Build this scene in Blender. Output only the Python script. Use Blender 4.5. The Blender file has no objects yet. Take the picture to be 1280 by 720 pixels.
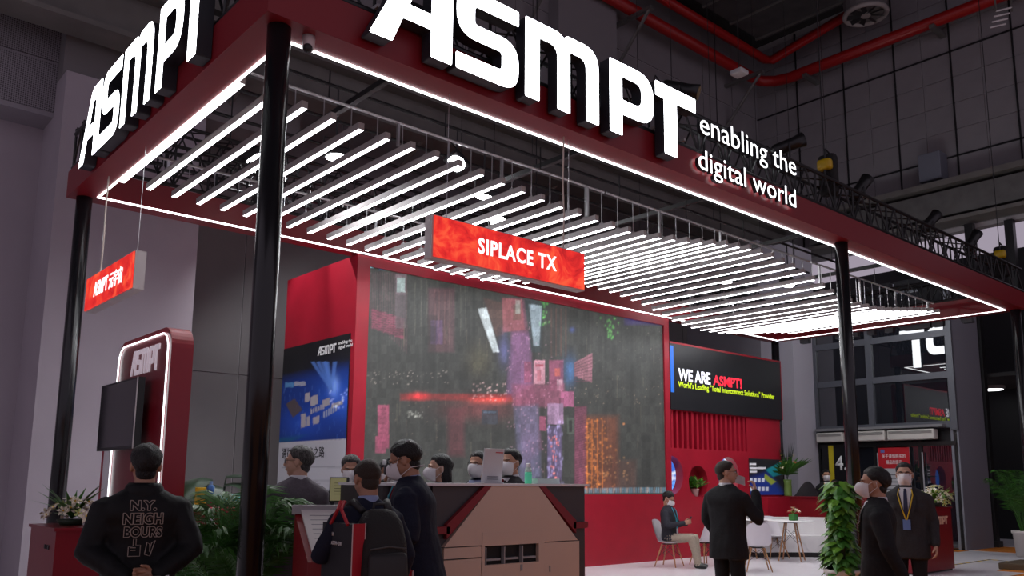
import bpy, bmesh, math, random
import numpy as np
from mathutils import Vector as V, Matrix, noise
from mathutils.kdtree import KDTree
random.seed(7)
SC = bpy.context.scene
REAL = SC.collection
class _Pending:
    """finished objects wait here and are linked at the end, so that helper meshes evaluate in a nearly empty scene"""
    def __init__(s): s.objects = s; s.items = []
    def link(s, o): s.items.append(o)
COL = _Pending()
PI = math.pi

# ------------------------------------------------------------------ camera
F_PX, YAW, PITCH, ROLL, CY = 1052.1, 0.71852, 0.15530, 0.00843, 437.5
EYE = V((0, 0, 1.5))
_fw = V((math.sin(YAW)*math.cos(PITCH), math.cos(YAW)*math.cos(PITCH), math.sin(PITCH)))
_r0 = V((math.cos(YAW), -math.sin(YAW), 0)); _u0 = _r0.cross(_fw)
_rt = _r0*math.cos(ROLL)+_u0*math.sin(ROLL); _up = -_r0*math.sin(ROLL)+_u0*math.cos(ROLL)
cam_d = bpy.data.cameras.new('camera'); cam = bpy.data.objects.new('camera', cam_d); REAL.objects.link(cam)
cam.matrix_world = Matrix(((_rt.x, _up.x, -_fw.x, EYE.x), (_rt.y, _up.y, -_fw.y, EYE.y), (_rt.z, _up.z, -_fw.z, EYE.z), (0, 0, 0, 1)))
cam_d.sensor_width = 36; cam_d.lens = F_PX/1280*36; cam_d.shift_y = (CY-360)/1280
cam_d.clip_end = 200
SC.camera = cam
def ray(x, y): return _rt*((x-640)/F_PX)-_up*((y-CY)/F_PX)+_fw
def on_z(x, y, z): d = ray(x, y); return EYE+d*((z-EYE.z)/d.z)
def on_x(x, y, X): d = ray(x, y); return EYE+d*(X/d.x)
def on_y(x, y, Y): d = ray(x, y); return EYE+d*(Y/d.y)
def at_depth(x, y, d): return EYE+ray(x, y)*d
def project(p):
    q = V(p)-EYE; c = q.dot(_fw)
    return 640+F_PX*q.dot(_rt)/c, CY-F_PX*q.dot(_up)/c

# ------------------------------------------------------------------ world, exposure
w = bpy.data.worlds.new('world'); SC.world = w; w.use_nodes = True
w.node_tree.nodes['Background'].inputs[0].default_value = (0.62, 0.54, 0.66, 1)
w.node_tree.nodes['Background'].inputs[1].default_value = 0.56
SC.view_settings.view_transform = 'Standard'; SC.view_settings.look = 'None'
SC.view_settings.exposure = 0.0; SC.view_settings.gamma = 1.0
SC.view_settings.use_curve_mapping = False
SC.cycles.max_bounces = 6; SC.cycles.diffuse_bounces = 3; SC.cycles.glossy_bounces = 3
SC.cycles.sample_clamp_indirect = 4.0
BAR_E, LED_E, LET_E = 13.0, 4.5, 7.0

# ------------------------------------------------------------------ helpers
OFF = {}
_mats = {}
def mat(name, col=(.5, .5, .5), rough=.5, metal=0, emit=None, es=0, bump=0, bs=60, var=0, vs=8, spec=.5, coat=0, trans=0, ior=1.45, stretch=None, alpha=1):
    if name in _mats: return _mats[name]
    m = bpy.data.materials.new(name); m.use_nodes = True; _mats[name] = m
    nt = m.node_tree; b = nt.nodes['Principled BSDF']; I = b.inputs
    I['Base Color'].default_value = (*col, 1); I['Roughness'].default_value = rough; I['Metallic'].default_value = metal
    I['Specular IOR Level'].default_value = spec; I['Coat Weight'].default_value = coat; I['Transmission Weight'].default_value = trans
    I['IOR'].default_value = ior; I['Alpha'].default_value = alpha
    if emit is not None:
        I['Emission Color'].default_value = (*emit, 1); I['Emission Strength'].default_value = es
    if bump or var:
        tc = nt.nodes.new('ShaderNodeTexCoord'); src = tc.outputs['Object']
        if stretch:
            mp = nt.nodes.new('ShaderNodeMapping'); mp.inputs['Scale'].default_value = stretch
            nt.links.new(src, mp.inputs[0]); src = mp.outputs[0]
    if var:
        n = nt.nodes.new('ShaderNodeTexNoise'); n.inputs['Scale'].default_value = vs; n.inputs['Detail'].default_value = 5
        nt.links.new(src, n.inputs['Vector'])
        r = nt.nodes.new('ShaderNodeValToRGB')
        r.color_ramp.elements[0].position = .3; r.color_ramp.elements[1].position = .7
        r.color_ramp.elements[0].color = (*[max(0, c*(1-var)) for c in col], 1)
        r.color_ramp.elements[1].color = (*[min(1, c*(1+var)) for c in col], 1)
        nt.links.new(n.outputs['Fac'], r.inputs[0]); nt.links.new(r.outputs[0], I['Base Color'])
    if bump:
        n = nt.nodes.new('ShaderNodeTexNoise'); n.inputs['Scale'].default_value = bs; n.inputs['Detail'].default_value = 6
        nt.links.new(src, n.inputs['Vector'])
        bp = nt.nodes.new('ShaderNodeBump'); bp.inputs['Strength'].default_value = bump; bp.inputs['Distance'].default_value = .02
        nt.links.new(n.outputs['Fac'], bp.inputs['Height']); nt.links.new(bp.outputs[0], I['Normal'])
    return m

def vcol_mat(name, emit=0, base=1.0, rough=.4, attr='Col'):
    m = bpy.data.materials.new(name); m.use_nodes = True; nt = m.node_tree; b = nt.nodes['Principled BSDF']
    a = nt.nodes.new('ShaderNodeVertexColor'); a.layer_name = attr
    b.inputs['Roughness'].default_value = rough
    if base > 0: nt.links.new(a.outputs[0], b.inputs['Base Color'])
    else: b.inputs['Base Color'].default_value = (-base, -base, -base, 1)
    if emit:
        nt.links.new(a.outputs[0], b.inputs['Emission Color']); b.inputs['Emission Strength'].default_value = emit
    return m

def tag(o, label=None, cat=None, group=None, kind=None):
    if label: o['label'] = label
    if cat: o['category'] = cat
    if group: o['group'] = group
    if kind: o['kind'] = kind
    return o
def thing(name, label, cat, loc=(0, 0, 0), group=None, rotz=None, kind=None):
    o = bpy.data.objects.new(name, None); COL.objects.link(o); o.location = loc; o.empty_display_size = .1
    if rotz is not None:
        o.rotation_euler = (0, 0, rotz); OFF[o] = V((0, 0, 0))
    else: OFF[o] = V(loc)
    return tag(o, label, cat, group, kind)
def link(name, me, mats, parent=None, origin=None, smooth=False):
    """link a mesh whose vertices are in the parent's build space; its origin goes to the base of its box"""
    if not isinstance(mats, (list, tuple)): mats = [mats]
    for m in mats:
        if m is not None: me.materials.append(m)
    n = len(me.vertices); a = np.empty(n*3, dtype=np.float32); me.vertices.foreach_get('co', a); a = a.reshape(-1, 3)
    if origin is None:
        lo, hi = a.min(0), a.max(0); origin = V(((lo[0]+hi[0])/2, (lo[1]+hi[1])/2, lo[2]))
    origin = V(origin)
    a -= np.array(origin, dtype=np.float32); me.vertices.foreach_set('co', a.ravel())
    if smooth: me.polygons.foreach_set('use_smooth', [True]*len(me.polygons))
    me.update()
    o = bpy.data.objects.new(name, me); COL.objects.link(o); OFF[o] = origin
    if parent is not None:
        o.parent = parent; o.location = origin-OFF[parent]
    else: o.location = origin
    return o
def copy_tree(o, parent=None):
    c = o.copy(); COL.objects.link(c); c.parent = parent
    for ch in list(o.children): copy_tree(ch, c)
    return c
def basis(d, up=V((0, 0, 1))):
    d = V(d).normalized(); x = d.cross(up)
    if x.length < 1e-4: x = d.cross(V((0, 1, 0)))
    x.normalize(); y = x.cross(d).normalized()
    return x, y, d
class MB:
    def __init__(s): s.v = []; s.f = []; s.m = []
    def add(s, vs, fs, mi=0):
        k = len(s.v); s.v += [tuple(p) for p in vs]; s.f += [tuple(i+k for i in f) for f in fs]; s.m += [mi]*len(fs); return s
    def box(s, c, size, R=None, mi=0):
        c = V(c); h = V(size)/2; vs = []
        for sx in (-1, 1):
            for sy in (-1, 1):
                for sz in (-1, 1):
                    p = V((sx*h.x, sy*h.y, sz*h.z))
                    vs.append(c+(R @ p if R else p))
        return s.add(vs, [(0, 1, 3, 2), (4, 6, 7, 5), (0, 4, 5, 1), (2, 3, 7, 6), (0, 2, 6, 4), (1, 5, 7, 3)], mi)
    def b2(s, lo, hi, mi=0):
        lo, hi = V(lo), V(hi); return s.box((lo+hi)/2, hi-lo, None, mi)
    def rbox(s, c, size, r=.02, R=None, mi=0, seg=2):
        bm = bmesh.new(); bmesh.ops.create_cube(bm, size=1)
        for v in bm.verts: v.co = V((v.co.x*size[0], v.co.y*size[1], v.co.z*size[2]))
        bmesh.ops.bevel(bm, geom=bm.edges[:], offset=r, segments=seg, affect='EDGES', profile=.5)
        bm.verts.index_update(); c = V(c)
        vs = [c+(R @ v.co if R else v.co) for v in bm.verts]; fs = [[v.index for v in f.verts] for f in bm.faces]; bm.free()
        return s.add(vs, fs, mi)
    def cyl(s, p0, p1, r0, r1=None, n=10, mi=0):
        return s.tube([p0, p1], [r0, r0 if r1 is None else r1], n, mi)
    def tube(s, pts, r, n=8, mi=0, cap=True):
        pts = [V(p) for p in pts]; R = r if isinstance(r, (list, tuple)) else [r]*len(pts); vs = []; fs = []
        x = None
        for i, p in enumerate(pts):
            d = (pts[min(i+1, len(pts)-1)]-pts[max(i-1, 0)]).normalized()
            if x is None: x, y, _ = basis(d)
            else:
                x = (x-d*x.dot(d)).normalized(); y = d.cross(x)*-1
                y = x.cross(d)
            for k in range(n):
                a = 2*PI*k/n; vs.append(p+(x*math.cos(a)+y*math.sin(a))*R[i])
        for i in range(len(pts)-1):
            for k in range(n): fs.append((i*n+k, i*n+(k+1) % n, (i+1)*n+(k+1) % n, (i+1)*n+k))
        if cap: fs += [tuple(range(n))[::-1], tuple(range((len(pts)-1)*n, len(pts)*n))]
        return s.add(vs, fs, mi)
    def lathe(s, prof, c=(0, 0, 0), n=20, mi=0):
        c = V(c); vs = []; fs = []
        for r, z in prof:
            for k in range(n): a = 2*PI*k/n; vs.append(c+V((r*math.cos(a), r*math.sin(a), z)))
        m = len(prof)
        for i in range(m-1):
            for k in range(n): fs.append((i*n+k, i*n+(k+1) % n, (i+1)*n+(k+1) % n, (i+1)*n+k))
        fs += [tuple(range(n))[::-1], tuple(range((m-1)*n, m*n))]
        return s.add(vs, fs, mi)
    def loft(s, rings, mi=0, cap=True):
        n = len(rings[0]); vs = [p for r in rings for p in r]; fs = []
        for i in range(len(rings)-1):
            for k in range(n): fs.append((i*n+k, i*n+(k+1) % n, (i+1)*n+(k+1) % n, (i+1)*n+k))
        if cap: fs += [tuple(range(n))[::-1], tuple(range((len(rings)-1)*n, len(rings)*n))]
        return s.add(vs, fs, mi)
    def ell(s, c, r, R=None, nu=14, nv=9, mi=0, fn=None):
        c = V(c); vs = []; fs = []
        for i in range(nv+1):
            t = PI*i/nv
            for k in range(nu):
                a = 2*PI*k/nu; d = V((math.sin(t)*math.cos(a), math.sin(t)*math.sin(a), math.cos(t)))
                f = fn(d) if fn else 1.0
                p = V((d.x*r[0]*f, d.y*r[1]*f, d.z*r[2]*f)); vs.append(c+(R @ p if R else p))
        for i in range(nv):
            for k in range(nu): fs.append((i*nu+k, (i+1)*nu+k, (i+1)*nu+(k+1) % nu, i*nu+(k+1) % nu))
        return s.add(vs, fs, mi)
    def grid(s, fn, nu, nv, mi=0, wrap=False):
        vs = [fn(i/nu, j/nv) for j in range(nv+1) for i in range(nu+1)]; w = nu+1
        return s.add(vs, [(j*w+i, j*w+i+1, (j+1)*w+i+1, (j+1)*w+i) for j in range(nv) for i in range(nu)], mi)
    def prism(s, poly, o, ux, uy, dep, mi=0):
        """convex polygon swept by the vector dep"""
        o, ux, uy, dep = V(o), V(ux), V(uy), V(dep); n = len(poly)
        a = [o+ux*x+uy*y for x, y in poly]; b = [p+dep for p in a]
        return s.add(a+b, [tuple(range(n))[::-1], tuple(range(n, 2*n))]+[(k, (k+1) % n, n+(k+1) % n, n+k) for k in range(n)], mi)
    def mesh(s, name='m'):
        me = bpy.data.meshes.new(name); me.from_pydata(s.v, [], s.f)
        if any(s.m): me.polygons.foreach_set('material_index', s.m)
        me.update(); return me
    def fix(s, me):
        bm = bmesh.new(); bm.from_mesh(me); bmesh.ops.recalc_face_normals(bm, faces=bm.faces[:]); bm.to_mesh(me); bm.free(); return me
    def build(s, name, mats, parent=None, smooth=False, origin=None):
        return link(name, s.fix(s.mesh(name)), mats, parent, origin, smooth)

def eval_mesh(o):
    dg = bpy.context.evaluated_depsgraph_get(); dg.update()
    me = bpy.data.meshes.new_from_object(o.evaluated_get(dg)); bpy.data.objects.remove(o); return me
def remesh(mb, vox, smooth=2):
    me = mb.mesh('tmp'); o = bpy.data.objects.new('tmp', me); REAL.objects.link(o)
    m = o.modifiers.new('r', 'REMESH'); m.mode = 'VOXEL'; m.voxel_size = vox
    if smooth:
        m = o.modifiers.new('s', 'SMOOTH'); m.iterations = smooth; m.factor = .5
    r = eval_mesh(o); bpy.data.meshes.remove(me); return r
def frame_matrix(o, ux, uy):
    ux = V(ux).normalized(); uy = V(uy).normalized(); uz = ux.cross(uy)
    return Matrix(((ux.x, uy.x, uz.x, o[0]), (ux.y, uy.y, uz.y, o[1]), (ux.z, uy.z, uz.z, o[2]), (0, 0, 0, 1)))
def text_mesh(s, o, ux, uy, size=None, width=None, height=None, depth=.004, bold=0, align='LEFT', spacing=1, line=1, mat_side=0):
    """lettering as a solid mesh: o is the lower left of its box, ux along the line, uy up; fitted to width and height"""
    c = bpy.data.curves.new('t', 'FONT'); c.body = s; c.extrude = 0; c.offset = bold; c.space_character = spacing; c.space_line = line
    c.align_x = align; c.resolution_u = 3; c.fill_mode = 'FRONT'
    ob = bpy.data.objects.new('t', c); REAL.objects.link(ob); me = eval_mesh(ob); bpy.data.curves.remove(c)
    n = len(me.vertices); a = np.empty(n*3, dtype=np.float32); me.vertices.foreach_get('co', a); a = a.reshape(-1, 3)
    lo, hi = a.min(0), a.max(0)
    sx = (width/(hi[0]-lo[0])) if width else None; sy = (height/(hi[1]-lo[1])) if height else None
    if size: sx = sy = size
    sx = sx or sy; sy = sy or sx
    a[:, 0] = (a[:, 0]-lo[0])*sx; a[:, 1] = (a[:, 1]-lo[1])*sy; a[:, 2] = 0
    me.vertices.foreach_set('co', a.ravel())
    bm = bmesh.new(); bm.from_mesh(me); bpy.data.meshes.remove(me)
    bmesh.ops.remove_doubles(bm, verts=bm.verts[:], dist=1e-5)
    if depth:
        r = bmesh.ops.extrude_face_region(bm, geom=bm.faces[:])
        for v in [e for e in r['geom'] if isinstance(e, bmesh.types.BMVert)]: v.co.z += depth
        bmesh.ops.recalc_face_normals(bm, faces=bm.faces[:])
    for f in bm.faces: f.material_index = 0 if abs(f.normal.z) > .5 else mat_side
    bm.transform(frame_matrix(o, ux, uy)); m2 = bpy.data.meshes.new('t'); bm.to_mesh(m2); bm.free(); return m2
def lettering(s, o, ux, uy, m, parent, name='lettering', split=False, **k):
    me = text_mesh(s, o, ux, uy, **k)
    if not split: return link(name, me, m, parent)
    # one part per character: loose islands that overlap along the line belong together
    bm = bmesh.new(); bm.from_mesh(me); bpy.data.meshes.remove(me); bm.verts.ensure_lookup_table(); uxv = V(ux).normalized()
    seen = set(); isl = []
    for v in bm.verts:
        if v.index in seen: continue
        st = [v]; seen.add(v.index); cur = []
        while st:
            q = st.pop(); cur.append(q.index)
            for e in q.link_edges:
                r = e.other_vert(q)
                if r.index not in seen: seen.add(r.index); st.append(r)
        xs = [bm.verts[i].co.dot(uxv) for i in cur]; isl.append([min(xs), max(xs), set(cur)])
    isl.sort(key=lambda t: t[0]); grp = []
    for a, b, c in isl:
        if grp and min(b, grp[-1][1])-max(a, grp[-1][0]) > .6*min(b-a, grp[-1][1]-grp[-1][0]): grp[-1][1] = max(b, grp[-1][1]); grp[-1][2] |= c
        else: grp.append([a, b, c])
    for a, b, c in grp:
        mp = {}; vs = []
        for i in sorted(c): mp[i] = len(vs); vs.append(bm.verts[i].co.copy())
        ff = [f for f in bm.faces if f.verts[0].index in c]; fs = [[mp[v.index] for v in f.verts] for f in ff]
        m2 = bpy.data.meshes.new('letter'); m2.from_pydata(vs, [], fs); m2.polygons.foreach_set('material_index', [f.material_index for f in ff]); link('letter', m2, m, parent)
    bm.free()

def rnd(poly):
    """round the corners of a polygon of (x, y, radius)"""
    out = []; n = len(poly)
    for i in range(n):
        p = V((poly[i][0], poly[i][1])); r = poly[i][2] if len(poly[i]) > 2 else .02
        a = V(poly[i-1][:2])-p; b = V(poly[(i+1) % n][:2])-p
        r = min(r, a.length*.49, b.length*.49)
        if r < 1e-3: out.append(p); continue
        p0 = p+a.normalized()*r; p1 = p+b.normalized()*r; k = 7
        for j in range(k+1):
            t = j/k; out.append(p0*(1-t)**2+p*2*t*(1-t)+p1*t*t)
    return out
def glyph_mesh(loops, o, ux, uy, depth, sx=1, sy=1):
    c = bpy.data.curves.new('g', 'CURVE'); c.dimensions = '2D'; c.fill_mode = 'BOTH'; c.extrude = depth/2
    for lp in loops:
        q = rnd(lp); sp = c.splines.new('POLY'); sp.points.add(len(q)-1); sp.use_cyclic_u = True
        for i, p in enumerate(q): sp.points[i].co = (p.x*sx, p.y*sy, 0, 1)
    ob = bpy.data.objects.new('g', c); REAL.objects.link(ob); me = eval_mesh(ob); bpy.data.curves.remove(c)
    me.transform(Matrix.Translation((0, 0, depth/2)))
    for p in me.polygons: p.material_index = 0 if p.normal.z > .5 else 1
    me.transform(frame_matrix(o, ux, uy)); return me
GLYPH = {  # lit letters, 0.79 high
 'A': (.0, [[(0, 0), (.215, 0), (.31, .24), (.59, .24), (.59, 0), (.81, 0), (.81, .79, .05), (.38, .79, .1)], [(.37, .38), (.47, .63, .03), (.59, .63), (.59, .38)]]),
 'S': (.85, [[(0, 0), (.71, 0, .2), (.71, .47, .22), (.2, .47, .04), (.2, .64, .04), (.71, .64), (.71, .79), (0, .79, .2), (0, .32, .22), (.51, .32, .04), (.51, .15, .04), (0, .15)]]),
 'M': (1.64, [[(0, 0), (.18, 0), (.18, .63), (.41, .63, .13), (.41, 0), (.58, 0), (.58, .63), (.8, .63, .13), (.8, 0), (.98, 0), (.98, .79, .28), (.54, .79, .04), (.5, .75, .01), (.42, .79, .08), (0, .79)]]),
 'P': (2.78, [[(0, 0), (.19, 0), (.19, .23), (.69, .23, .25), (.69, .79, .3), (0, .79)], [(.19, .39), (.19, .64), (.49, .64, .1), (.49, .39, .1)]]),
 'T': (3.5, [[(.14, 0), (.36, 0), (.36, .62), (.7, .62), (.7, .79), (0, .79), (0, .62), (.14, .62)]]),
}
def asmpt(parent, o, ux, uy, depth, mats, sx=1, sy=1, label=True):
    o, uxv = V(o), V(ux).normalized()
    for ch in 'ASMPT':
        x0, loops = GLYPH[ch]
        link('letter', glyph_mesh(loops, o+uxv*(x0*sx), ux, uy, depth, sx, sy), list(mats), parent)

# colours seen in the place
RED = mat('painted_red', (.36, .010, .026), .40, var=.06, vs=3)
RED_D = mat('fascia_red', (.22, .008, .014), .38)
BLACK = mat('black_metal', (.012, .012, .013), .35)
BLACKP = mat('post_black', (.010, .010, .012), .22, spec=.6)
DARK = mat('dark_plastic', (.02, .02, .022), .5)
WHITE = mat('white_laminate', (.82, .82, .82), .4)
GREY = mat('grey_metal', (.35, .35, .36), .4)
SILVER = mat('silver_tube', (.55, .55, .56), .3, metal=.8)
LETTER_W = mat('letter_face_lit', (1, 1, 1), .5, emit=(.93, .96, 1), es=LET_E)
LETTER_S = mat('letter_side', (.025, .027, .035), .45)
LED = mat('led_strip_lit', (1, 1, 1), .5, emit=(.95, .97, 1), es=LED_E)
PRINT_W = mat('print_white', (.85, .85, .85), .6)
def struct(mb, name, m, parent=None):
    o = mb.build(name, m, parent)
    if parent is None: o['kind'] = 'structure'
    return o
# ------------------------------------------------------------------ hall shell
CARPET = mat('orange_carpet', (.62, .20, .018), .95, bump=.4, bs=220, var=.12, vs=40)
FLOORW = mat('white_stand_floor', (.74, .70, .74), .28, var=.03, vs=2)
FLOORG = mat('hall_floor_white', (.66, .64, .68), .4, var=.05, vs=3)
PANEL = mat('wall_panel_grey', (.25, .235, .25), .8, var=.08, vs=1.5)
BACKING = mat('panel_joint', (.38, .355, .37), .8)
SEAM = mat('black_seam', (.01, .01, .012), .8)
PLASTER = mat('wall_plaster', (.40, .355, .395), .85, bump=.05, bs=30, var=.04, vs=1.2)
PLASTER2 = mat('wall_plaster_grey', (.20, .185, .19), .85, bump=.05, bs=30, var=.05, vs=1.2)
CONC = mat('ceiling_dark', (.045, .045, .046), .9, var=.2, vs=.7)
YB = 14.6; XR = 23.4
struct(MB().b2((-8, -6, -.05), (30, 5.45, 0)), 'floor', CARPET)
struct(MB().b2((-8, 5.45, -.05), (18.25, YB, 0)), 'floor_stand', FLOORW)
struct(MB().b2((16.75, 5.45, 0), (24, 5.92, .006)), 'trim_2', CARPET)
f = struct(MB().b2((18.25, 5.45, -.05), (30, YB, -.002)), 'floor_hall', FLOORG)
struct(MB().b2((21.5, 5.92, -.002), (XR, 8.1, .004)), 'trim_1', CARPET)
struct(MB().b2((20.7, 8.1, -.002), (21.3, 11.7, .004)), 'trim_3', CARPET)
HZ_Y = mat('tape_yellow', (.75, .5, .03), .5); HZ_K = mat('tape_black', (.02, .02, .02), .5)
def tape(p0, p1, label):
    p0, p1 = V(p0), V(p1); d = (p1-p0); n = max(2, int(d.length/.16)); d.normalize(); s = V((-d.y, d.x, 0))*.035
    t = thing('hazard_tape', label, 'floor tape', (p0+p1)/2)
    for mi, nm in ((0, 'yellow_dash'), (1, 'black_dash')):
        mb = MB()
        for k in range(n):
            if k % 2 != mi: continue
            a = p0+(p1-p0)*(k/n); b = p0+(p1-p0)*((k+1)/n)
            mb.prism([(0, 0), (1, 0), (1, 1), (0, 1)], a-s, b-a, s*2, V((0, 0, .003)))
        o = mb.build(nm, (HZ_Y, HZ_K)[mi], t); o['kind'] = 'stuff'
zt = .001
q = [on_z(1190, 706.5, 0), on_z(1238, 699.5, 0), on_z(1280, 704, 0), on_z(1300, 694, 0)]
for p in q: p.z = zt
tape(q[0], q[1], 'yellow and black dashed tape on white floor, stretch meeting the red podium')
tape(q[1], q[2], 'yellow and black dashed tape on white floor, stretch by the white plant pot')
# back wall: dark plaster plane + pier + panels above
wb = struct(MB().b2((-8, YB, 0), (XR+.3, YB+.3, 16)), 'wall_back', BACKING)
def panels(parent, mk, us, vs, m, gap=.012, th=.03, skip=None):
    """one panel object per cell, meshes shared between cells of one size"""
    cache = {}
    for i in range(len(us)-1):
        for j in range(len(vs)-1):
            if skip and skip((us[i]+us[i+1])/2, (vs[j]+vs[j+1])/2): continue
            wd, ht = us[i+1]-us[i]-2*gap, vs[j+1]-vs[j]-2*gap; key = (round(wd, 2), round(ht, 2))
            loc = mk((us[i]+us[i+1])/2, vs[j]+gap)
            if key not in cache:
                o = mk.mbox(wd, ht, th).build('panel', m, None, origin=(0, 0, 0)); cache[key] = o.data
            else:
                o = bpy.data.objects.new('panel', cache[key]); COL.objects.link(o)
            o.parent = parent; o.location = V(loc)-OFF[parent]
class MkY:
    def __init__(s, Y): s.Y = Y
    def __call__(s, u, v): return (u, s.Y, v)
    def mbox(s, w_, h_, t): return MB().b2((-w_/2, -t, 0), (w_/2, 0, h_))
class MkX:
    def __init__(s, X): s.X = X
    def __call__(s, u, v): return (s.X, u, v)
    def mbox(s, w_, h_, t): return MB().b2((-t, -w_/2, 0), (0, w_/2, h_))
ux = [5.0+1.55*k for k in range(0, 13)]
panels(wb, MkY(YB), ux, [7.5, 10.4, 13.43, 16], PANEL, gap=.02)
lowp = [4.0, 6.2, 8.8, 11.4, 14, 16.6, 19.2, 21.8, 23.4]
panels(wb, MkY(YB), lowp, [0, 3.36, 7.5], PLASTER2, gap=.01)
# pier at the left, alcove left of it and the perforated box above
pier = struct(MB().b2((2.67, 13.0, 0), (4.74, YB-.01, 7.4)), 'wall_pier', PLASTER)
struct(MB().b2((-8, 14.2, 0), (2.67, YB-.01, 6.86)), 'wall_left', PLASTER)
struct(MB().b2((2.67, 13.25, 7.4), (6.5, YB-.02, 11)), 'wall_upper_left', PLASTER2)  # darker plaster paints in the shadow on the upper wall
PERF = mat('perforated_panel', (.30, .28, .31), .8)
nt = PERF.node_tree; vo = nt.nodes.new('ShaderNodeTexVoronoi'); vo.inputs['Scale'].default_value = 34; vo.inputs['Randomness'].default_value = 0
tc = nt.nodes.new('ShaderNodeTexCoord'); nt.links.new(tc.outputs['Object'], vo.inputs['Vector'])
rp = nt.nodes.new('ShaderNodeValToRGB'); rp.color_ramp.elements[0].position = .28; rp.color_ramp.elements[1].position = .36
rp.color_ramp.elements[0].color = (.05, .045, .05, 1); rp.color_ramp.elements[1].color = (.27, .25, .28, 1)
nt.links.new(vo.outputs['Distance'], rp.inputs[0]); nt.links.new(rp.outputs[0], nt.nodes['Principled BSDF'].inputs['Base Color'])
pb = thing('acoustic_wall_box', 'boxed-out bulkhead of perforated acoustic panels above the pale alcove wall', 'acoustic panel', (0, 13.55, 6.86))
MB().b2((-6, 13.6, 6.86), (2.83, YB-.02, 11)).build('box_body', mat('box_grey', (.30, .28, .31), .8), pb)
mk = MkY(13.6)
panels(pb, mk, [-3.5, -2.45, -1.4, -.35, .7, 1.75, 2.8], [6.92, 7.72, 8.52, 9.32, 10.12, 10.92], PERF, gap=.02, th=.03)
# corner pier at the right
XG = 21.3; GQ = XG/XR                                   # the glass entrance stands forward of the panelled wall
def gz(z): return 1.5+(z-1.5)*GQ
struct(MB().b2((20.2, 12.9*GQ, 0), (XG+.1, YB-.02, 8.0)), 'wall_pier_right', mat('pier_pale', (.48, .46, .52), .8))
struct(MB().b2((19.4, 12.2, 0), (20.2, YB-.02, 8.0)), 'wall_pier_step', mat('pier_shaded', (.36, .345, .39), .8))  # pier's shaded side, painted as a darker copy of its colour
# right wall: panels above, glass below
wr = struct(MB().b2((XR+.15, -4, 8.3), (XR+.45, YB, 16)), 'wall_right', BACKING)
sub = []
for k in range(-7, 9):
    sub.append(8.47-.0+0.775*k)
panels(wr, MkX(XR+.15), sub, [8.4, 9.64, 10.4, 11.15, 11.91, 12.67, 13.43, 14.2, 15.0, 15.8], PANEL, gap=.012, th=.03)
smb = MB()
for k in range(-3, 5):
    smb.b2((XR+.085, 8.47+1.55*k-.02, 8.4), (XR+.15, 8.47+1.55*k+.02, 15.9))
for z in (10.4, 13.43): smb.b2((XR+.085, 3, z-.02), (XR+.15, YB, z+.02))
o = smb.build('black_seam', SEAM, wr); o['kind'] = 'stuff'
# dark opening at the right of the glass front
struct(MB().b2((XR+3.5, -8, 0), (XR+3.7, 16, 8.4)), 'wall_far_right', mat('dark_void', (.012, .012, .014), .7))
gy0, gy1 = 9.0*GQ, 12.9*GQ
o = MB().b2((XG-.02, gy0-.06, 0), (22.95, gy0+.12, 6.5)).build('clad_side_wall', mat('column_cladding', (.20, .205, .24), .55, bump=.05, bs=200), None)
tag(o, 'broad grey clad side wall between glass entrance and dark opening', 'wall panel')
for x0, y0, lab in ((23.12, 8.18, 'slim black steel column right beside the grey clad side wall'), (XR+.1, 7.35, 'slim black steel column behind the tall white potted palm'), (XR+.1, 6.1, 'slim black steel column at the far end of the dark opening')):
    t = thing('steel_column', lab, 'column', (x0, y0, 0))
    MB().b2((x0-.1, y0-.1, .15), (x0+.1, y0+.1, 8.3)).build('shaft', BLACK, t)
    MB().b2((x0-.15, y0-.15, 0), (x0+.15, y0+.15, .15)).build('foot_plate', BLACK, t)
p = on_x(1240, 487, XR+2.4)
t = thing('ceiling_downlight', 'round white downlight glowing inside the dark opening', 'ceiling light', p)
MB().lathe([(.30, 0), (.33, .03), (.33, .10)], p, 20).build('trim_ring', GREY, t)
MB().lathe([(.28, -.012), (.28, .01)], p, 20).build('lens', mat('downlight_lens', (1, 1, 1), emit=(.95, .97, 1), es=5), t)
struct(MB().b2((XR+.2, -4, p.z+.1), (XR+3.5, 9, p.z+.2)), 'ceiling_lobby', CONC)
# glass entrance wall
MULL = mat('mullion_grey', (.10, .105, .125), .4)
GLASS = mat('dark_glass', (.012, .014, .02), .015, spec=.5, ior=2.3)
win = MB().b2((XG+.02, gy0, gz(2.95)), (XG+.12, gy1, 6.45)).build('window_1', mat('window_backing', (.01, .01, .013), .6)); win['kind'] = 'structure'
ys = [9.0*GQ, 11.2*GQ, 12.9*GQ]; zs = [gz(3.1), gz(4.42), gz(5.55), 6.4]
for i in range(2):
    for j in range(3):
        MB().b2((XG-.02, ys[i]+.05, zs[j]+.05), (XG, ys[i+1]-.05, zs[j+1]-.05)).build('pane', GLASS, win)
for y in ys: MB().b2((XG-.09, y-.075, gz(2.95)), (XG+.01, y+.075, 6.45)).build('mullion', MULL, win)
for z in zs: MB().b2((XG-.07, gy0+.07, z-.08), (XG+.01, gy1-.07, z+.08)).build('transom', MULL, win)
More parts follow.
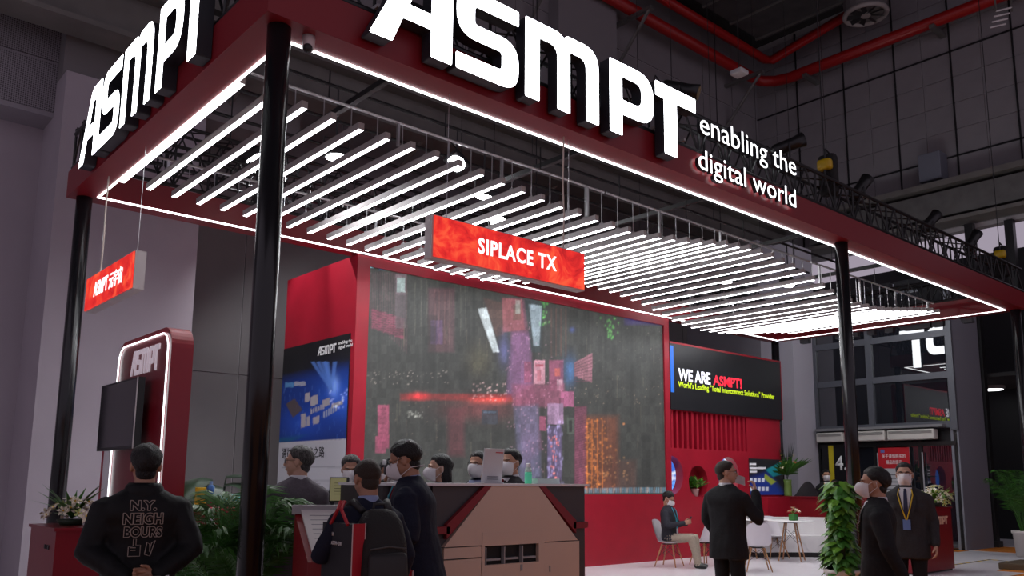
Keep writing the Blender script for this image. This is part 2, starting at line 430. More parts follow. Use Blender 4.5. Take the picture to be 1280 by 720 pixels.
# doors below the glass
door = MB().b2((XG+.1, gy0, 0), (XG+.16, gy1, gz(2.95))).build('door_1', mat('door_backing', (.008, .008, .01), .5)); door['kind'] = 'structure'
dys = [y*GQ for y in (9.02, 9.95, 10.25, 11.2, 12.12, 12.88)]
for a, b in zip(dys[:-1], dys[1:]):
    MB().b2((XG+.03, a+.05, .02), (XG+.05, b-.05, gz(2.55))).build('door_pane', GLASS, door)
for y in dys: MB().b2((XG-.02, y-.04, 0), (XG+.09, y+.04, gz(2.95))).build('door_jamb', BLACK, door)
for y in (9.88*GQ, 10.32*GQ, 11.1*GQ): MB().tube([(XG-.06, y, .5), (XG-.06, y, 2.3)], .018, 8).build('pull_handle', SILVER, door)
MB().b2((XG-.05, gy0, gz(2.55)), (XG+.09, gy1, gz(2.66))).build('door_header', BLACK, door)
# air curtains above the doors
ACW = mat('air_curtain_white', (.60, .57, .53), .45)
for k, (y0, y1, lab) in enumerate(((9.42, 10.7, 'white slatted air curtain above the door, beside the grey clad column'), (10.74, 11.85, 'white slatted air curtain above the door, middle of a row of three'), (11.95, 12.8, 'white slatted air curtain above the door, beside the pale corner pier'))):
    y0, y1 = y0*GQ, y1*GQ
    t = thing('air_curtain', lab, 'air curtain', (XG-.15, (y0+y1)/2, gz(2.7)), 'air curtains over the entrance doors')
    MB().rbox((XG-.17, (y0+y1)/2, gz(2.85)), (.26, y1-y0-.02, .25), .03).build('housing', ACW, t)
    for j in range(3): MB().b2((XG-.315, y0+.06, gz(2.88)+.025*j), (XG-.295, y1-.06, gz(2.88)+.013+.025*j)).build('slat', mat('slat_grey', (.30, .29, .28), .5), t)
tag(MB().b2((XG-.32, 9.2*GQ, gz(3.03)), (XG-.02, 12.8*GQ, gz(3.10))).build('ledge', mat('ledge_metal', (.22, .22, .23), .4)), 'long grey metal ledge running above the air curtains', 'ledge')
# number panel and notice by the doors
pA = on_x(1041, 560, XG-.10); pB = on_x(1058, 600, XG-.10)
t = thing('gate_number_panel', 'black panel with white figure 4 and a yellow stripe by the doors', 'sign', (XG-.1, 11.1, 0))
MB().b2((XG-.10, 11.75*GQ, .5), (XG-.04, 12.75*GQ, gz(2.62))).build('board', mat('panel_black', (.01, .01, .012), .35), t)
a, b = on_x(1035.5, 560, XG-.10), on_x(1041.5, 560, XG-.10)
MB().b2((XG-.11, b.y, 1.2), (XG-.10, a.y, gz(2.62))).build('yellow_stripe', mat('stripe_yellow', (.62, .50, .02), .5), t)
a, b = on_x(1044.5, 588, XG-.10), on_x(1056, 573, XG-.10)
lettering('4.', (XG-.10, a.y, a.z), (0, -1, 0), (0, 0, 1), PRINT_W, t, 'figure', width=(a.y-b.y)*1.15, height=.38, bold=.015)
t = thing('notice_board', 'red-topped printed notice with white Chinese text on the glass door', 'poster', (XG-.09, 9.7, 1.0))
a, b = on_x(1097, 558, XG-.09), on_x(1138, 586, XG-.09); y0, y1 = b.y, a.y
MB().b2((XG-.09, y0, .95), (XG-.07, y1, gz(2.52))).build('sheet', mat('notice_white', (.5, .5, .52), .6), t)
MB().b2((XG-.095, y0, gz(1.95)), (XG-.09, y1, gz(2.52))).build('red_header', mat('notice_red', (.5, .01, .02), .5), t)
lettering('关于谨慎购买的', (XG-.096, y1-.1, gz(2.23)), (0, -1, 0), (0, 0, 1), PRINT_W, t, 'heading', width=y1-y0-.2, height=.1, depth=.002)
lettering('展品的提示', (XG-.096, y1-.2, gz(2.07)), (0, -1, 0), (0, 0, 1), PRINT_W, t, 'heading', width=y1-y0-.4, height=.1, depth=.002)
MB().b2((XG-.097, y1-.17, gz(2.38)), (XG-.095, y1-.07, gz(2.47))).build('emblem', mat('emblem_blue', (.12, .14, .4), .5), t)
mb = MB()
for k in range(9): mb.b2((XG-.092, y0+.06, 1.02+.09*k), (XG-.09, y1-.06, 1.05+.09*k))
o = mb.build('small_print', mat('ink_grey', (.16, .16, .18), .7), t); o['kind'] = 'stuff'
struct(MB().b2((XG-.05, gy0-.06, 6.45), (XR+.1, gy1, 6.6)), 'ceiling_entrance', mat('column_cladding'))
# ceiling, ducts, pipes
struct(MB().b2((-8, -6, 16), (30, YB+.3, 16.3)), 'ceiling', CONC)
GALV = mat('galvanised', (.16, .155, .15), .5, metal=.4, var=.15, vs=3)
BEAMC = mat('beam_steel', (.15, .14, .13), .6, var=.15, vs=2)
def beam_run(name, label, boxes, mats, cat):
    lo = V(boxes[0][1]); t = thing(name, label, cat, lo)
    for nm, a, b in boxes: MB().b2(a, b).build(nm, mats.get(nm, BEAMC), t)
    return t
beam_run('gantry_rail', 'long grey steel gantry rail with two ledges along the back wall', [('web', (-6, 12.75, 8.02), (21.8, 12.85, 8.72)), ('lower_ledge', (-6, 12.45, 7.94), (21.8, 13.0, 8.02)), ('upper_ledge', (-6, 12.5, 8.72), (21.8, 13.1, 8.80)), ('cable_tray', (-6, 12.9, 9.15), (21.8, 13.4, 9.3))], {}, 'beam')
for k in range(6):
    x = 1.6+3.6*k
    tag(MB().cyl((x, 12.7, 7.97), (x+.05, 13.9, 7.55), .04, n=8).build('rail_bracket', BEAMC), 'slanting steel bracket bracing the gantry rail to the wall', 'bracket', 'gantry rail brackets')
beam_run('wall_duct', 'grey wall duct with stepped ledges along the panelled wall', [('duct', (XR-.5, 2, 8.62), (XR+.12, 12.6, 9.3)), ('top_ledge', (XR-.62, 2, 9.42), (XR+.1, 12.6, 9.58)), ('lower_ledge', (XR-.6, 2, 8.42), (XR+.1, 12.6, 8.52))], {'duct': GALV}, 'duct')
a = on_x(1157, 233, XR); b = on_x(1182, 192, XR)
tag(MB().rbox((XR-.16, (a.y+b.y)/2, (a.z+b.z)/2), (.5, a.y-b.y, b.z-a.z), .02).build('control_cabinet', mat('cabinet_grey', (.17, .18, .22), .5)), 'grey metal control cabinet on the wall above the duct', 'cabinet')
tag(MB().b2((13.9, 14.2, 7.5), (16.1, YB-.02, 15.9)).build('wall_pilaster', mat('pilaster', (.25, .235, .25), .8)), 'broad pale pilaster on the back wall behind the lit letters', 'pilaster')
REDPIPE = mat('red_pipe', (.33, .008, .008), .35)
def pipe(label, pts, r, m=REDPIPE, name='fire_pipe', cat='pipe'):
    return tag(MB().tube(pts, r, 12).build(name, m, smooth=True), label, cat)
pipe('red fire pipe turning the corner along back wall and panelled wall', [(12, 13.95, 14.3), (22.2, 13.95, 14.3), (22.6, 13.85, 14.25), (22.85, 13.5, 14.2), (22.9, 13, 14.15), (22.9, 3, 14.15)], .17)
pipe('second red fire pipe above the first along the back wall', [(12, 13.5, 14.75), (22.3, 13.5, 14.75), (22.6, 13.4, 14.8), (22.6, 10, 15.4)], .14)
for k, (x, z) in enumerate(((13.2, 14.2), (16.4, 14.0), (21.7, 14.0))):
    t = thing('pipe_bracket', ('steel strut bracket under the red pipe left of the pilaster', 'steel strut bracket under the red pipe right of the pilaster', 'steel strut bracket under the red pipe near the wall corner')[k], 'bracket', (x, 14, z-1))
    MB().b2((x-.06, 13.2, z-.02), (x+.06, YB-.02, z+.08)).build('arm', GALV, t)
    MB().cyl((x, 13.3, z), (x, YB-.05, z-1.3), .05, n=6).build('strut', GALV, t)
for k, y in enumerate((12.4, 8.6)):
    tag(MB().b2((XR-.7, y-.07, 13.9), (XR+.12, y+.07, 14.0)).build('pipe_bracket', GALV), ('short steel bracket holding the red pipe near the wall corner elbow', 'short steel bracket holding the red pipe below the roof fan')[k], 'bracket')
# roof duct slab and beams
t = thing('roof_duct', 'wide dark rectangular duct hanging under the roof', 'duct', (18, 9, 15))
MB().b2((15.5, 10.2, 15.0), (21.6, 13.2, 15.7)).build('duct_body', mat('duct_dark', (.06, .062, .062), .6, var=.2, vs=2), t)
for k in range(5): MB().b2((16+1.35*k, 10.15, 14.96), (16.07+1.35*k, 13.25, 15.74)).build('flange', GALV, t)
MB().b2((15.4, 10.05, 14.9), (21.7, 10.2, 15.75)).build('edge_beam', BEAMC, t)
# roof fan
fp = on_z(1082, 18, 14.6)
t = thing('roof_fan', 'round caged ventilation fan hanging under the roof', 'fan', fp)
MB().tube([fp+V((.55*math.cos(a), .55*math.sin(a), 0)) for a in [2*PI*k/24 for k in range(25)]], .07, 8).build('rim', mat('fan_rim', (.34, .31, .30), .5), t, True)
MB().lathe([(.52, .0), (.6, .5), (.5, .55)], fp, 20).build('housing', mat('fan_house', (.16, .15, .15), .6), t)
MB().lathe([(.13, -.06), (.13, .1)], fp, 12).build('hub', mat('fan_rim', (.3, .28, .27)), t)
for k in range(9):
    a = 2*PI*k/9; d = V((math.cos(a), math.sin(a), 0)); s_ = V((-d.y, d.x, .5)).normalized()
    MB().prism([(.12, -.06), (.5, -.09), (.5, .09), (.12, .06)], fp+V((0, 0, -.03)), d, s_, V((0, 0, .01))).build('blade', DARK, t)
MB().b2(fp+V((-.9, -.1, .5)), fp+V((1.1, .1, .75))).build('mount_arm', GALV, t)
# louvre lamp in the top corner, pendant lamp
lp = on_z(1255, 14, 13.2)
t = thing('louvre_fixture', 'small white slatted louvre fixture hanging near the roof', 'fixture', lp)
_x, _y = V((_r0.x, _r0.y, 0)), V((-_r0.y, _r0.x, 0))
for k in range(4): MB().cyl(lp-_x*.2+_y*(.1*k)-V((0, 0, .09*k)), lp+_x*.2+_y*(.1*k)+V((0, 0, .1-.09*k)), .022, n=6).build('slat', mat('louvre_white', (.75, .72, .72), .4), t)
for s_ in (-1, 1): MB().cyl(lp+_x*.2*s_, lp+_x*.2*s_+V((0, 0, 2.7)), .02, n=6).build('drop_rod', BEAMC, t)
pp = on_y(924, 91, 9.0)
t = thing('pendant_lamp', 'small white pendant lamp on a thin cord under the roof', 'lamp', pp)
MB().rbox(pp, (.28, .28, .1), .03).build('lamp_body', mat('pendant_white', (.6, .6, .6), .4), t)
MB().cyl(pp, (pp.x, pp.y, 15.9), .008, n=5).build('cord', DARK, t)
# ------------------------------------------------------------------ canopy
ZB, ZT = 4.9, 5.23
IX0, IX1, IY0, IY1 = 2.70, 17.85, 5.81, 10.78     # inner edge (led line)
OX0, OX1, OY0, OY1 = 2.40, 18.15, 5.50, 11.08
can = thing('canopy', 'dark red rectangular canopy beam with white light line round its inner edge', 'canopy', ((OX0+OX1)/2, (OY0+OY1)/2, ZB))
def beam(nm, lo, hi): MB().b2(lo, hi).build(nm, RED_D, can)
beam('front_beam', (OX0, OY0, ZB), (OX1, IY0, ZT))
beam('rear_beam', (OX0, IY1, ZB), (OX1, OY1, ZT))
beam('end_beam', (OX0, IY0, ZB), (IX0, IY1, ZT))
beam('end_beam', (IX1, IY0, ZB), (OX1, IY1, ZT))
e = .016
for lo, hi in (((IX0, IY0-.022, ZB-.012), (IX1, IY0+.003, ZB+.006)), ((IX0, IY1-.003, ZB-.012), (IX1, IY1+.022, ZB+.006)), ((IX0-.022, IY0-.022, ZB-.012), (IX0, IY1+.022, ZB+.006)), ((IX1, IY0-.022, ZB-.012), (IX1+.022, IY1+.022, ZB+.006))):
    MB().b2(lo, hi).build('led_strip', LED, can)
for (x, y), lab in {(2.57, 5.66): 'tall glossy black canopy post at the corner between the two lit letter signs', (2.57, 10.93): 'tall glossy black canopy post behind the small red hanging sign', (11.16, 5.66): 'tall glossy black canopy post rising behind the leafy green plant pillar', (18.01, 5.66): 'tall glossy black canopy post at the corner facing the dark opening', (18.01, 10.93): 'tall glossy black canopy post behind the board reading WE ARE ASMPT'}.items():
    t = thing('canopy_post', lab, 'post', (x, y, 0), 'black canopy posts')
    MB().lathe([(.09, .02), (.09, ZB)], (x, y, 0), 24).build('shaft', BLACKP, t, True)
    MB().lathe([(.16, 0), (.16, .02)], (x, y, 0), 24).build('base_plate', BLACK, t)
# security camera by the corner
p = on_z(386, 46, ZB)
t = thing('security_camera', 'small white dome security camera under the beam by the corner post', 'camera', p)
MB().lathe([(.03, -.12), (.045, -.10), (.05, -.04), (.05, 0)], p, 16).build('body', mat('camcase', (.6, .52, .52), .4), t, True)
MB().ell(p+V((-.02, -.03, -.115)), (.038, .038, .038)).build('lens', DARK, t, True)
# trusses on top of the beams
def truss(label, a, b, wd, ht, z0, n, group=None):
    a, b = V(a), V(b); d = (b-a).normalized(); s = V((-d.y, d.x, 0))*wd/2
    t = thing('lighting_truss', label, 'truss', V(((a.x+b.x)/2, (a.y+b.y)/2, z0)), group)
    c = []
    for si in (-1, 1):
        for zz in (.03, ht-.03):
            o = V((0, 0, z0+zz)); MB().cyl(a+s*si+o, b+s*si+o, .026, n=8).build('chord', BLACK, t)
    mb = MB()
    for k in range(n):
        p0 = a+(b-a)*(k/n); p1 = a+(b-a)*((k+1)/n); pm = (p0+p1)/2
        for si in (-1, 1):
            lo, hi = V((0, 0, z0+.03)), V((0, 0, z0+ht-.03))
            mb.cyl(p0+s*si+lo, pm+s*si+hi, .013, n=5); mb.cyl(pm+s*si+hi, p1+s*si+lo, .013, n=5)
            mb.cyl(p0+s*si+lo, p0+s*si+hi, .016, n=5)
        for zz in (.03, ht-.03): mb.cyl(p0+s+V((0, 0, z0+zz)), p1-s+V((0, 0, z0+zz)), .011, n=5)
    o = mb.build('bracing', BLACK, t); o['kind'] = 'stuff'
    if z0 > 5.5:
        for f in (.1, .5, .9): q = a+(b-a)*f; MB().cyl(q+V((0, 0, z0+ht-.03)), (q.x, q.y, 15.99), .012, n=6).build('suspension_chain', BLACK, t)
truss('black lattice truss lying on the front canopy beam behind the lit letters', (2.45, 5.68, 0), (18.1, 5.68, 0), .3, .5, ZT, 30)
truss('black lattice truss lying on the end beam behind the steep lit letters', (2.58, 5.9, 0), (2.58, 11, 0), .3, .5, ZT, 10)
truss('black lattice truss lying on the rear beam above the big screen', (2.45, 10.93, 0), (18.1, 10.93, 0), .3, .6, ZT, 28)
truss('black lattice truss lying on the end beam nearest the glass entrance', (18.0, 5.9, 0), (18.0, 10.7, 0), .3, .5, ZT, 10)
truss('black lattice truss hanging free behind the rear beam, above the back aisle', (3.2, 12.1, 0), (19.2, 12.1, 0), .35, .7, 5.9, 26)
# cross pipes and bar hangers
for k, x in enumerate((4.2, 6.9, 9.4, 12.0, 14.7)):
    tag(MB().box((x, 8.3, 5.42), (.06, 5.0, .06)).build('cross_pipe', BLACK), 'black square cross pipe spanning the canopy above the light bars', 'pipe', 'black canopy cross pipes')
ends = ((2.75, 4.9), (3.66, 4.84), (5.0, 4.79), (6.4, 4.68), (7.2, 4.635), (7.75, 4.61), (8.22, 4.63), (9.1, 4.725), (10.0, 4.86), (10.6, 4.91), (11.2, 4.90), (12.0, 4.82), (12.7, 4.67), (13.2, 4.575), (13.8, 4.535), (14.5, 4.56), (15.1, 4.62), (16.0, 4.75), (16.8, 4.86), (17.6, 4.9))
def bar_z(x):
    for (a, za), (b, zb) in zip(ends[:-1], ends[1:]):
        if x <= b: t_ = max(0, (x-a)/(b-a)); return za+(zb-za)*t_
    return ends[-1][1]
HOUS = mat('bar_housing', (.42, .39, .39), .45)
BARL = mat('bar_diffuser_lit', (1, 1, 1), .5, emit=(.95, .97, 1), es=BAR_E)
YF, YK = 6.75, 10.08
L0, L1 = YF-8.4, YK-8.4
bm_h = MB().b2((-.031, L0, .046), (.031, L1, .05)).b2((-.031, L0, -.02), (-.026, L1, .046)).b2((.026, L0, -.02), (.031, L1, .046)).b2((-.026, L0, -.02), (.026, L0+.006, .046)).b2((-.026, L1-.006, -.02), (.026, L1, .046))
bm_d = MB().b2((-.026, L0+.006, -.021), (.026, L1-.006, .0))
ROD = MB().b2((-.004, -.004, 0), (.004, .004, 1)).mesh('hanger_rod'); ROD.materials.append(SILVER)
proto = None; NB = 49
for k in range(NB):
    x = 2.75+.3005*k; z = bar_z(x)
    if proto is None:
        proto = thing('light_bar', 'slim white linear light bar in the wavy row under the canopy', 'light bar', (0, 0, 0), 'wave of hanging light bars', rotz=0)
        bm_h.build('housing', HOUS, proto, origin=(0, 0, 0)); bm_d.build('diffuser', BARL, proto, origin=(0, 0, 0))
        MB().box((0, 6.95-8.4, .06), (.03, .06, .03)).build('clip', GREY, proto); MB().box((0, 9.6-8.4, .06), (.03, .06, .03)).build('clip', GREY, proto)
        t = proto
    else: t = copy_tree(proto)
    t.location = (x, 8.4, z+.03)
    for yy in (6.95-8.4, 9.6-8.4):
        o = bpy.data.objects.new('hanger_rod', ROD); COL.objects.link(o); o.parent = t; o.location = (0, yy, .07); o.scale = (1, 1, 5.14-z-.10)
    t.rotation_euler = (0, 0, 0)
# silver carrier pipes with drop hangers
for y, lab in ((6.55+.4, 'silver carrier tube with drop hangers along the front ends of the light bars'), (9.6, 'silver carrier tube with drop hangers along the rear ends of the light bars')):
    t = thing('carrier_tube', lab, 'tube', (10, y, 5.1))
    for a, b in ((2.9, 7.6), (7.65, 12.6), (12.65, 17.4)): MB().cyl((a, y, 5.14), (b, y, 5.14), .017, n=8).build('tube', SILVER, t)
    for k in range(11):
        x = 3.1+1.4*k; MB().b2((x-.014, y-.014, bar_z(x)+.075), (x+.014, y+.014, 5.13)).build('drop_hanger', SILVER, t)
        if k < 10:
            x2 = x+.6; MB().b2((x2-.006, y-.006, 5.15), (x2+.006, y+.006, 5.43)).build('wire', BLACK, t)
# lit letters
def letter_sign(name, label, o, ux, sx, sy, loc):
    t = thing(name, label, 'sign', loc)
    asmpt(t, o, ux, (0, 0, 1), .13, (LETTER_W, LETTER_S), sx, sy); return t
t = letter_sign('lit_letter_sign', 'huge white lit letters ASMPT with small tagline on the front canopy beam', (3.16, 5.47, 4.96), (1, 0, 0), 1, .99, (5.2, 5.47, 4.96))
# the letters face the aisle: depth grows towards -Y
TAG_W = mat('tagline_lit', (1, 1, 1), emit=(.93, .96, 1), es=2.2)
for s, x0, x1, z0, z1 in (('enabling the', 7.55, 9.60, 5.35, 5.69), ('digital world', 7.50, 9.56, 4.92, 5.24)):
    xx = x0
    me_w = {}
    lettering(s, (x0, 5.47, z0), (1, 0, 0), (0, 0, 1), [TAG_W, LETTER_S], t, mat_side=1, split=True, width=x1-x0, height=z1-z0, depth=.05, bold=.0)
mb = MB()
for k in range(9): mb.b2((3.3+.5*k, 5.46, 5.28), (3.33+.5*k, 5.56, 5.31))
o = mb.build('letter_bracket', GREY, t); o['kind'] = 'stuff'
letter_sign('lit_letter_sign', 'steep row of white lit letters ASMPT on the end beam nearest the pale pier', (2.394, 10.02, 4.93), (0, -1, 0), .9, 1.05, (2.3, 8.2, 4.93))
letter_sign('lit_letter_sign', 'white lit letters ASMPT on the end beam facing the glass, seen mirrored', (18.156, 6.5, 4.80), (0, 1, 0), 1.0, 1.4, (18.3, 8.2, 4.96))
# hanging signs
def glow_red(name, es):
    m = bpy.data.materials.new(name); m.use_nodes = True; nt = m.node_tree; b = nt.nodes['Principled BSDF']
    tc = nt.nodes.new('ShaderNodeTexCoord'); n = nt.nodes.new('ShaderNodeTexNoise'); n.inputs['Scale'].default_value = 3.2; n.inputs['Detail'].default_value = 7; n.inputs['Roughness'].default_value = .65
    n.inputs['Distortion'].default_value = 1.2
    r = nt.nodes.new('ShaderNodeValToRGB'); E_ = r.color_ramp.elements
    E_[0].position = .36; E_[0].color = (.42, .004, .006, 1); E_[1].position = .62; E_[1].color = (.95, .10, .035, 1)
    k = E_.new(.5); k.color = (.80, .022, .015, 1)
    nt.links.new(tc.outputs['Object'], n.inputs['Vector']); nt.links.new(n.outputs['Fac'], r.inputs[0])
    nt.links.new(r.outputs[0], b.inputs['Emission Color']); b.inputs['Emission Strength'].default_value = es
    b.inputs['Base Color'].default_value = (.3, .01, .01, 1); b.inputs['Roughness'].default_value = .4; return m
GLOW = glow_red('backlit_red_print', 1.0)
GLOWT = mat('backlit_white_print', (1, 1, 1), emit=(1, .96, .95), es=1.3)
BOXC = mat('lightbox_case', (.50, .45, .45), .5)
t = thing('hanging_lightbox', 'red backlit hanging sign reading SIPLACE TX in front of the big screen', 'sign', (4.94, 5.67, 3.36))
MB().b2((4.01, 5.625, 3.36), (5.86, 5.73, 3.74)).build('case', BOXC, t)
MB().b2((4.025, 5.61, 3.372), (5.845, 5.625, 3.728)).build('face', GLOW, t)
lettering('SIPLACE TX', (4.50, 5.61, 3.485), (1, 0, 0), (0, 0, 1), GLOWT, t, split=True, width=.96, height=.145, depth=.004, bold=.02, spacing=1.12)
MB().tube([(5.6, 5.66, 3.74), (5.612, 5.66, 4.1), (5.598, 5.66, 4.4), (5.61, 5.66, 4.9)], .008, 6).build('power_cord', mat('cord_cream', (.55, .48, .42), .6), t)
for x in (4.2, 5.7): MB().cyl((x, 5.68, 3.74), (x, 5.68, 4.9), .003, n=5).build('suspension_wire', SILVER, t)
t = thing('hanging_lightbox', 'small red backlit hanging sign with white Chinese lettering beside the pale pier', 'sign', (2.56, 9.38, 3.35))
MB().b2((2.515, 8.55, 3.35), (2.62, 10.22, 3.74)).build('case', BOXC, t)
MB().b2((2.50, 8.565, 3.362), (2.515, 10.205, 3.728)).build('face', GLOW, t)
lettering('ASMPT', (2.50, 9.87, 3.47), (0, -1, 0), (0, 0, 1), GLOWT, t, split=True, width=.50, height=.165, depth=.004, bold=.02)
lettering('元宇宙', (2.50, 9.32, 3.465), (0, -1, 0), (0, 0, 1), GLOWT, t, split=True, width=.44, height=.18, depth=.004, bold=.012)
MB().tube([(2.57, 9.95, 3.74), (2.57, 9.93, 4.2), (2.57, 9.96, 4.5), (2.57, 9.94, 4.9)], .009, 6).build('power_cord', mat('cord_cream'), t)
for y in (8.75, 10.05): MB().cyl((2.59, y, 3.74), (2.59, y, 4.9), .003, n=5).build('suspension_wire', SILVER, t)
# flood lamps above the bars (real lights) -----------------------------------
LENS = mat('flood_lens_lit', (1, 1, 1), emit=(.95, .97, 1), es=30)
LY = (8.95, 9.85, 10.72)
for y, lab in zip(LY, ('black lamp pipe over the front half of the light bars', 'black lamp pipe over the middle of the light bars', 'black lamp pipe just inside the rear beam')):
    t = thing('lamp_pipe', lab, 'pipe', (10.3, y, 6.35))
    MB().cyl((2.8, y, 6.38), (17.8, y, 6.38), .025, n=8).build('pipe', BLACK, t)
    for x in (3.6, 8.2, 12.8, 17.2): MB().cyl((x, y, 6.38), (x, y, 15.99), .006, n=5).build('suspension_chain', BLACK, t)
flood = [((317, 198), (.8, -.15, -1)), ((420, 197), (.1, .0, -1)), ((570, 205), (-.5, -.35, -.8)), ((605, 247), (0, .15, -1)), ((622, 277), (-.35, -.3, -.9)), ((797, 337), (-.2, .1, -1)), ((907, 353), (-.1, .1, -1)), ((985, 356), (-.3, .0, -1))]
for k, (px, dv) in enumerate(flood):
    y0 = on_z(*px, 5.6).y; yp = min(LY, key=lambda q: abs(q-y0)) if k else 11.95; p = on_y(*px, yp)
    t = thing('flood_lamp', 'bright white flood lamp on a yoke above the light bars', 'lamp', p, 'flood lamps above the light bars')
    d = V(dv).normalized(); x, y, _ = basis(d, V((0, 1, 0))); Rm = Matrix((x, y, d)).transposed()
    MB().rbox(p-d*.06, (.30, .26, .10), .02, Rm).build('housing', DARK, t)
    MB().tube([p-d*.012, p+d*.004, p+d*.02], [.125, .12, .07], 18).build('lens', LENS, t)
    tp = p-d*.04+V((0, 0, .2))
    MB().tube([p+x*.17-d*.04, p+x*.17-d*.04+V((0, 0, .2)), p-x*.17-d*.04+V((0, 0, .2)), p-x*.17-d*.04], .01, 6).build('yoke', BLACK, t)
    MB().cyl(tp, (tp.x, yp, 6.41), .012, n=6).build('stem', BLACK, t)
    L = bpy.data.lights.new('flood_light', 'SPOT'); L.energy = (420, 110)[k] if k < 2 else 60; L.spot_size = math.radians(140); L.spot_blend = .6; L.shadow_soft_size = .08; L.color = (.96, .97, 1)
    lo = bpy.data.objects.new('flood_light', L); COL.objects.link(lo); lo.parent = t; lo.location = d*.06
    lo.rotation_euler = d.to_track_quat('-Z', 'Y').to_euler()
# hoists and profile spots on the front truss
def hoist(px, lab):
    p = on_y(px[0], px[1], 5.68); z = p.z
    t = thing('chain_hoist', lab, 'hoist', p)
    MB().rbox(p, (.14, .2, .16), .04).build('motor', mat('hoist_yellow', (.55, .36, .01), .4), t, True)
    MB().rbox(p+V((.13, .02, -.12)), (.18, .26, .62), .06).build('chain_bag', mat('bag_black', (.012, .012, .012), .8), t, True)
    MB().tube([p+V((.0, 0, .05)), p+V((.03, 0, .24)), p+V((.18, 0, .2)), p+V((.2, 0, .0))], .014, 6).build('hook', BLACK, t)
    MB().cyl(p+V((0, 0, .1)), p+V((0, 0, 9)), .008, n=5).build('chain', BLACK, t)
    MB().cyl(p+V((0, 0, -.05)), (p.x, p.y, ZT+.45), .02, n=6).build('shackle', BLACK, t)
hoist((1031, 206), 'yellow chain hoist with black chain bag just past the tagline')
hoist((1250, 318), 'yellow chain hoist with black chain bag at the canopy end by the dark opening')
def spot(px, lab, dirv):
    p = on_y(px[0], px[1], 5.68); d = V(dirv).normalized()
    t = thing('profile_spotlight', lab, 'spotlight', p)
    MB().tube([p-d*.22, p-d*.18, p+d*.1, p+d*.22], [.06, .085, .085, .1], 14).build('barrel', BLACK, t, True)
    MB().tube([p+d*.222, p+d*.226], .08, 14).build('lens', mat('spot_lens', (.25, .2, .1), .1), t)
    x, y, _ = basis(d)
    MB().tube([p+x*.11, p+x*.11-V((0, 0, .2)), p-x*.11-V((0, 0, .2)), p-x*.11], .012, 6).build('yoke', BLACK, t)
    MB().tube([p-d*.2, p-d*.3+V((0, 0, .12)), p-d*.3+x*.18+V((0, 0, -.05)), p+x*.2+V((0, 0, -.3))], .009, 6).build('cable', BLACK, t)
    MB().cyl(p-V((0, 0, .2)), (p.x, p.y, ZT+.47), .016, n=6).build('clamp', BLACK, t)
for px, lab, dv in (((850, 112), 'black profile spotlight behind the last lit letter T', (.3, -.5, -.2)), ((985, 182), 'black profile spotlight behind the words enabling the', (.5, -.6, .3)), ((1075, 236), 'black profile spotlight tilted up beside the yellow hoist', (.5, -.3, .75)), ((1162, 278), 'black profile spotlight tilted up midway along the bare truss', (.5, -.3, .6)), ((1215, 302), 'black profile spotlight tilted up near the canopy end', (.5, -.3, .8))):
    spot(px, lab, dv)
# ------------------------------------------------------------------ painted prints (colour per vertex on real surfaces)
class Paint:
    """a small picture in photograph pixels, sampled onto the surface that shows it"""
    def __init__(s, x0, y0, x1, y1, k=2, base=(0, 0, 0)):
        s.x0, s.y0, s.k = x0, y0, k; s.a = np.zeros((int((y1-y0)*k), int((x1-x0)*k), 3), dtype=np.float32); s.a[:] = base
        yy, xx = np.mgrid[0:s.a.shape[0], 0:s.a.shape[1]]; s.X = xx/k+x0; s.Y = yy/k+y0; s.r = np.random.RandomState(3)
    def poly(s, pts, c, al=1.0, soft=.5, add=False):
        n = len(pts); ar = sum(pts[i][0]*pts[(i+1) % n][1]-pts[(i+1) % n][0]*pts[i][1] for i in range(n)); sg = 1 if ar > 0 else -1
        m = np.full(s.X.shape, 1e9, dtype=np.float32)
        for i in range(n):
            (ax, ay), (bx, by) = pts[i], pts[(i+1) % n]; L = math.hypot(bx-ax, by-ay)
            m = np.minimum(m, sg*((bx-ax)*(s.Y-ay)-(by-ay)*(s.X-ax))/L)
        s.mix(np.clip(m/soft+.5, 0, 1)*al, c, add)
    def rect(s, x0, y0, x1, y1, c, al=1.0, soft=.5, add=False): s.poly([(x0, y0), (x1, y0), (x1, y1), (x0, y1)], c, al, soft, add)
    def glow(s, x, y, rx, ry, c, al=1.0, add=True): s.mix(np.exp(-((s.X-x)/rx)**2-((s.Y-y)/ry)**2)*al, c, add)
    def mix(s, m, c, add=False):
        c = np.array(c, dtype=np.float32)
        if add: s.a += m[..., None]*c
        else: s.a = s.a*(1-m[..., None])+m[..., None]*c
    def dots(s, n, x0, y0, x1, y1, c, r=.8, al=1.0, jit=.5):
        for _ in range(n):
            s.glow(s.r.uniform(x0, x1), s.r.uniform(y0, y1), r*s.r.uniform(.6, 1.4), r*s.r.uniform(.6, 1.4), c, al*s.r.uniform(1-jit, 1))
    def get(s, x, y):
        i = min(max(int((y-s.y0)*s.k), 0), s.a.shape[0]-1); j = min(max(int((x-s.x0)*s.k), 0), s.a.shape[1]-1); return s.a[i, j]
def printed(name, parent, fn, nu, nv, paint, m):
    """grid surface fn(u, v) that carries the picture as a colour attribute"""
    mb = MB().grid(fn, nu, nv); me = mb.mesh(name); ca = me.color_attributes.new('Col', 'FLOAT_COLOR', 'POINT')
    buf = np.ones((len(me.vertices), 4), dtype=np.float32)
    for i, v in enumerate(me.vertices): buf[i, :3] = paint.get(*project(v.co))
    ca.data.foreach_set('color', buf.ravel()); me.update()
    return link(name, me, m, parent)

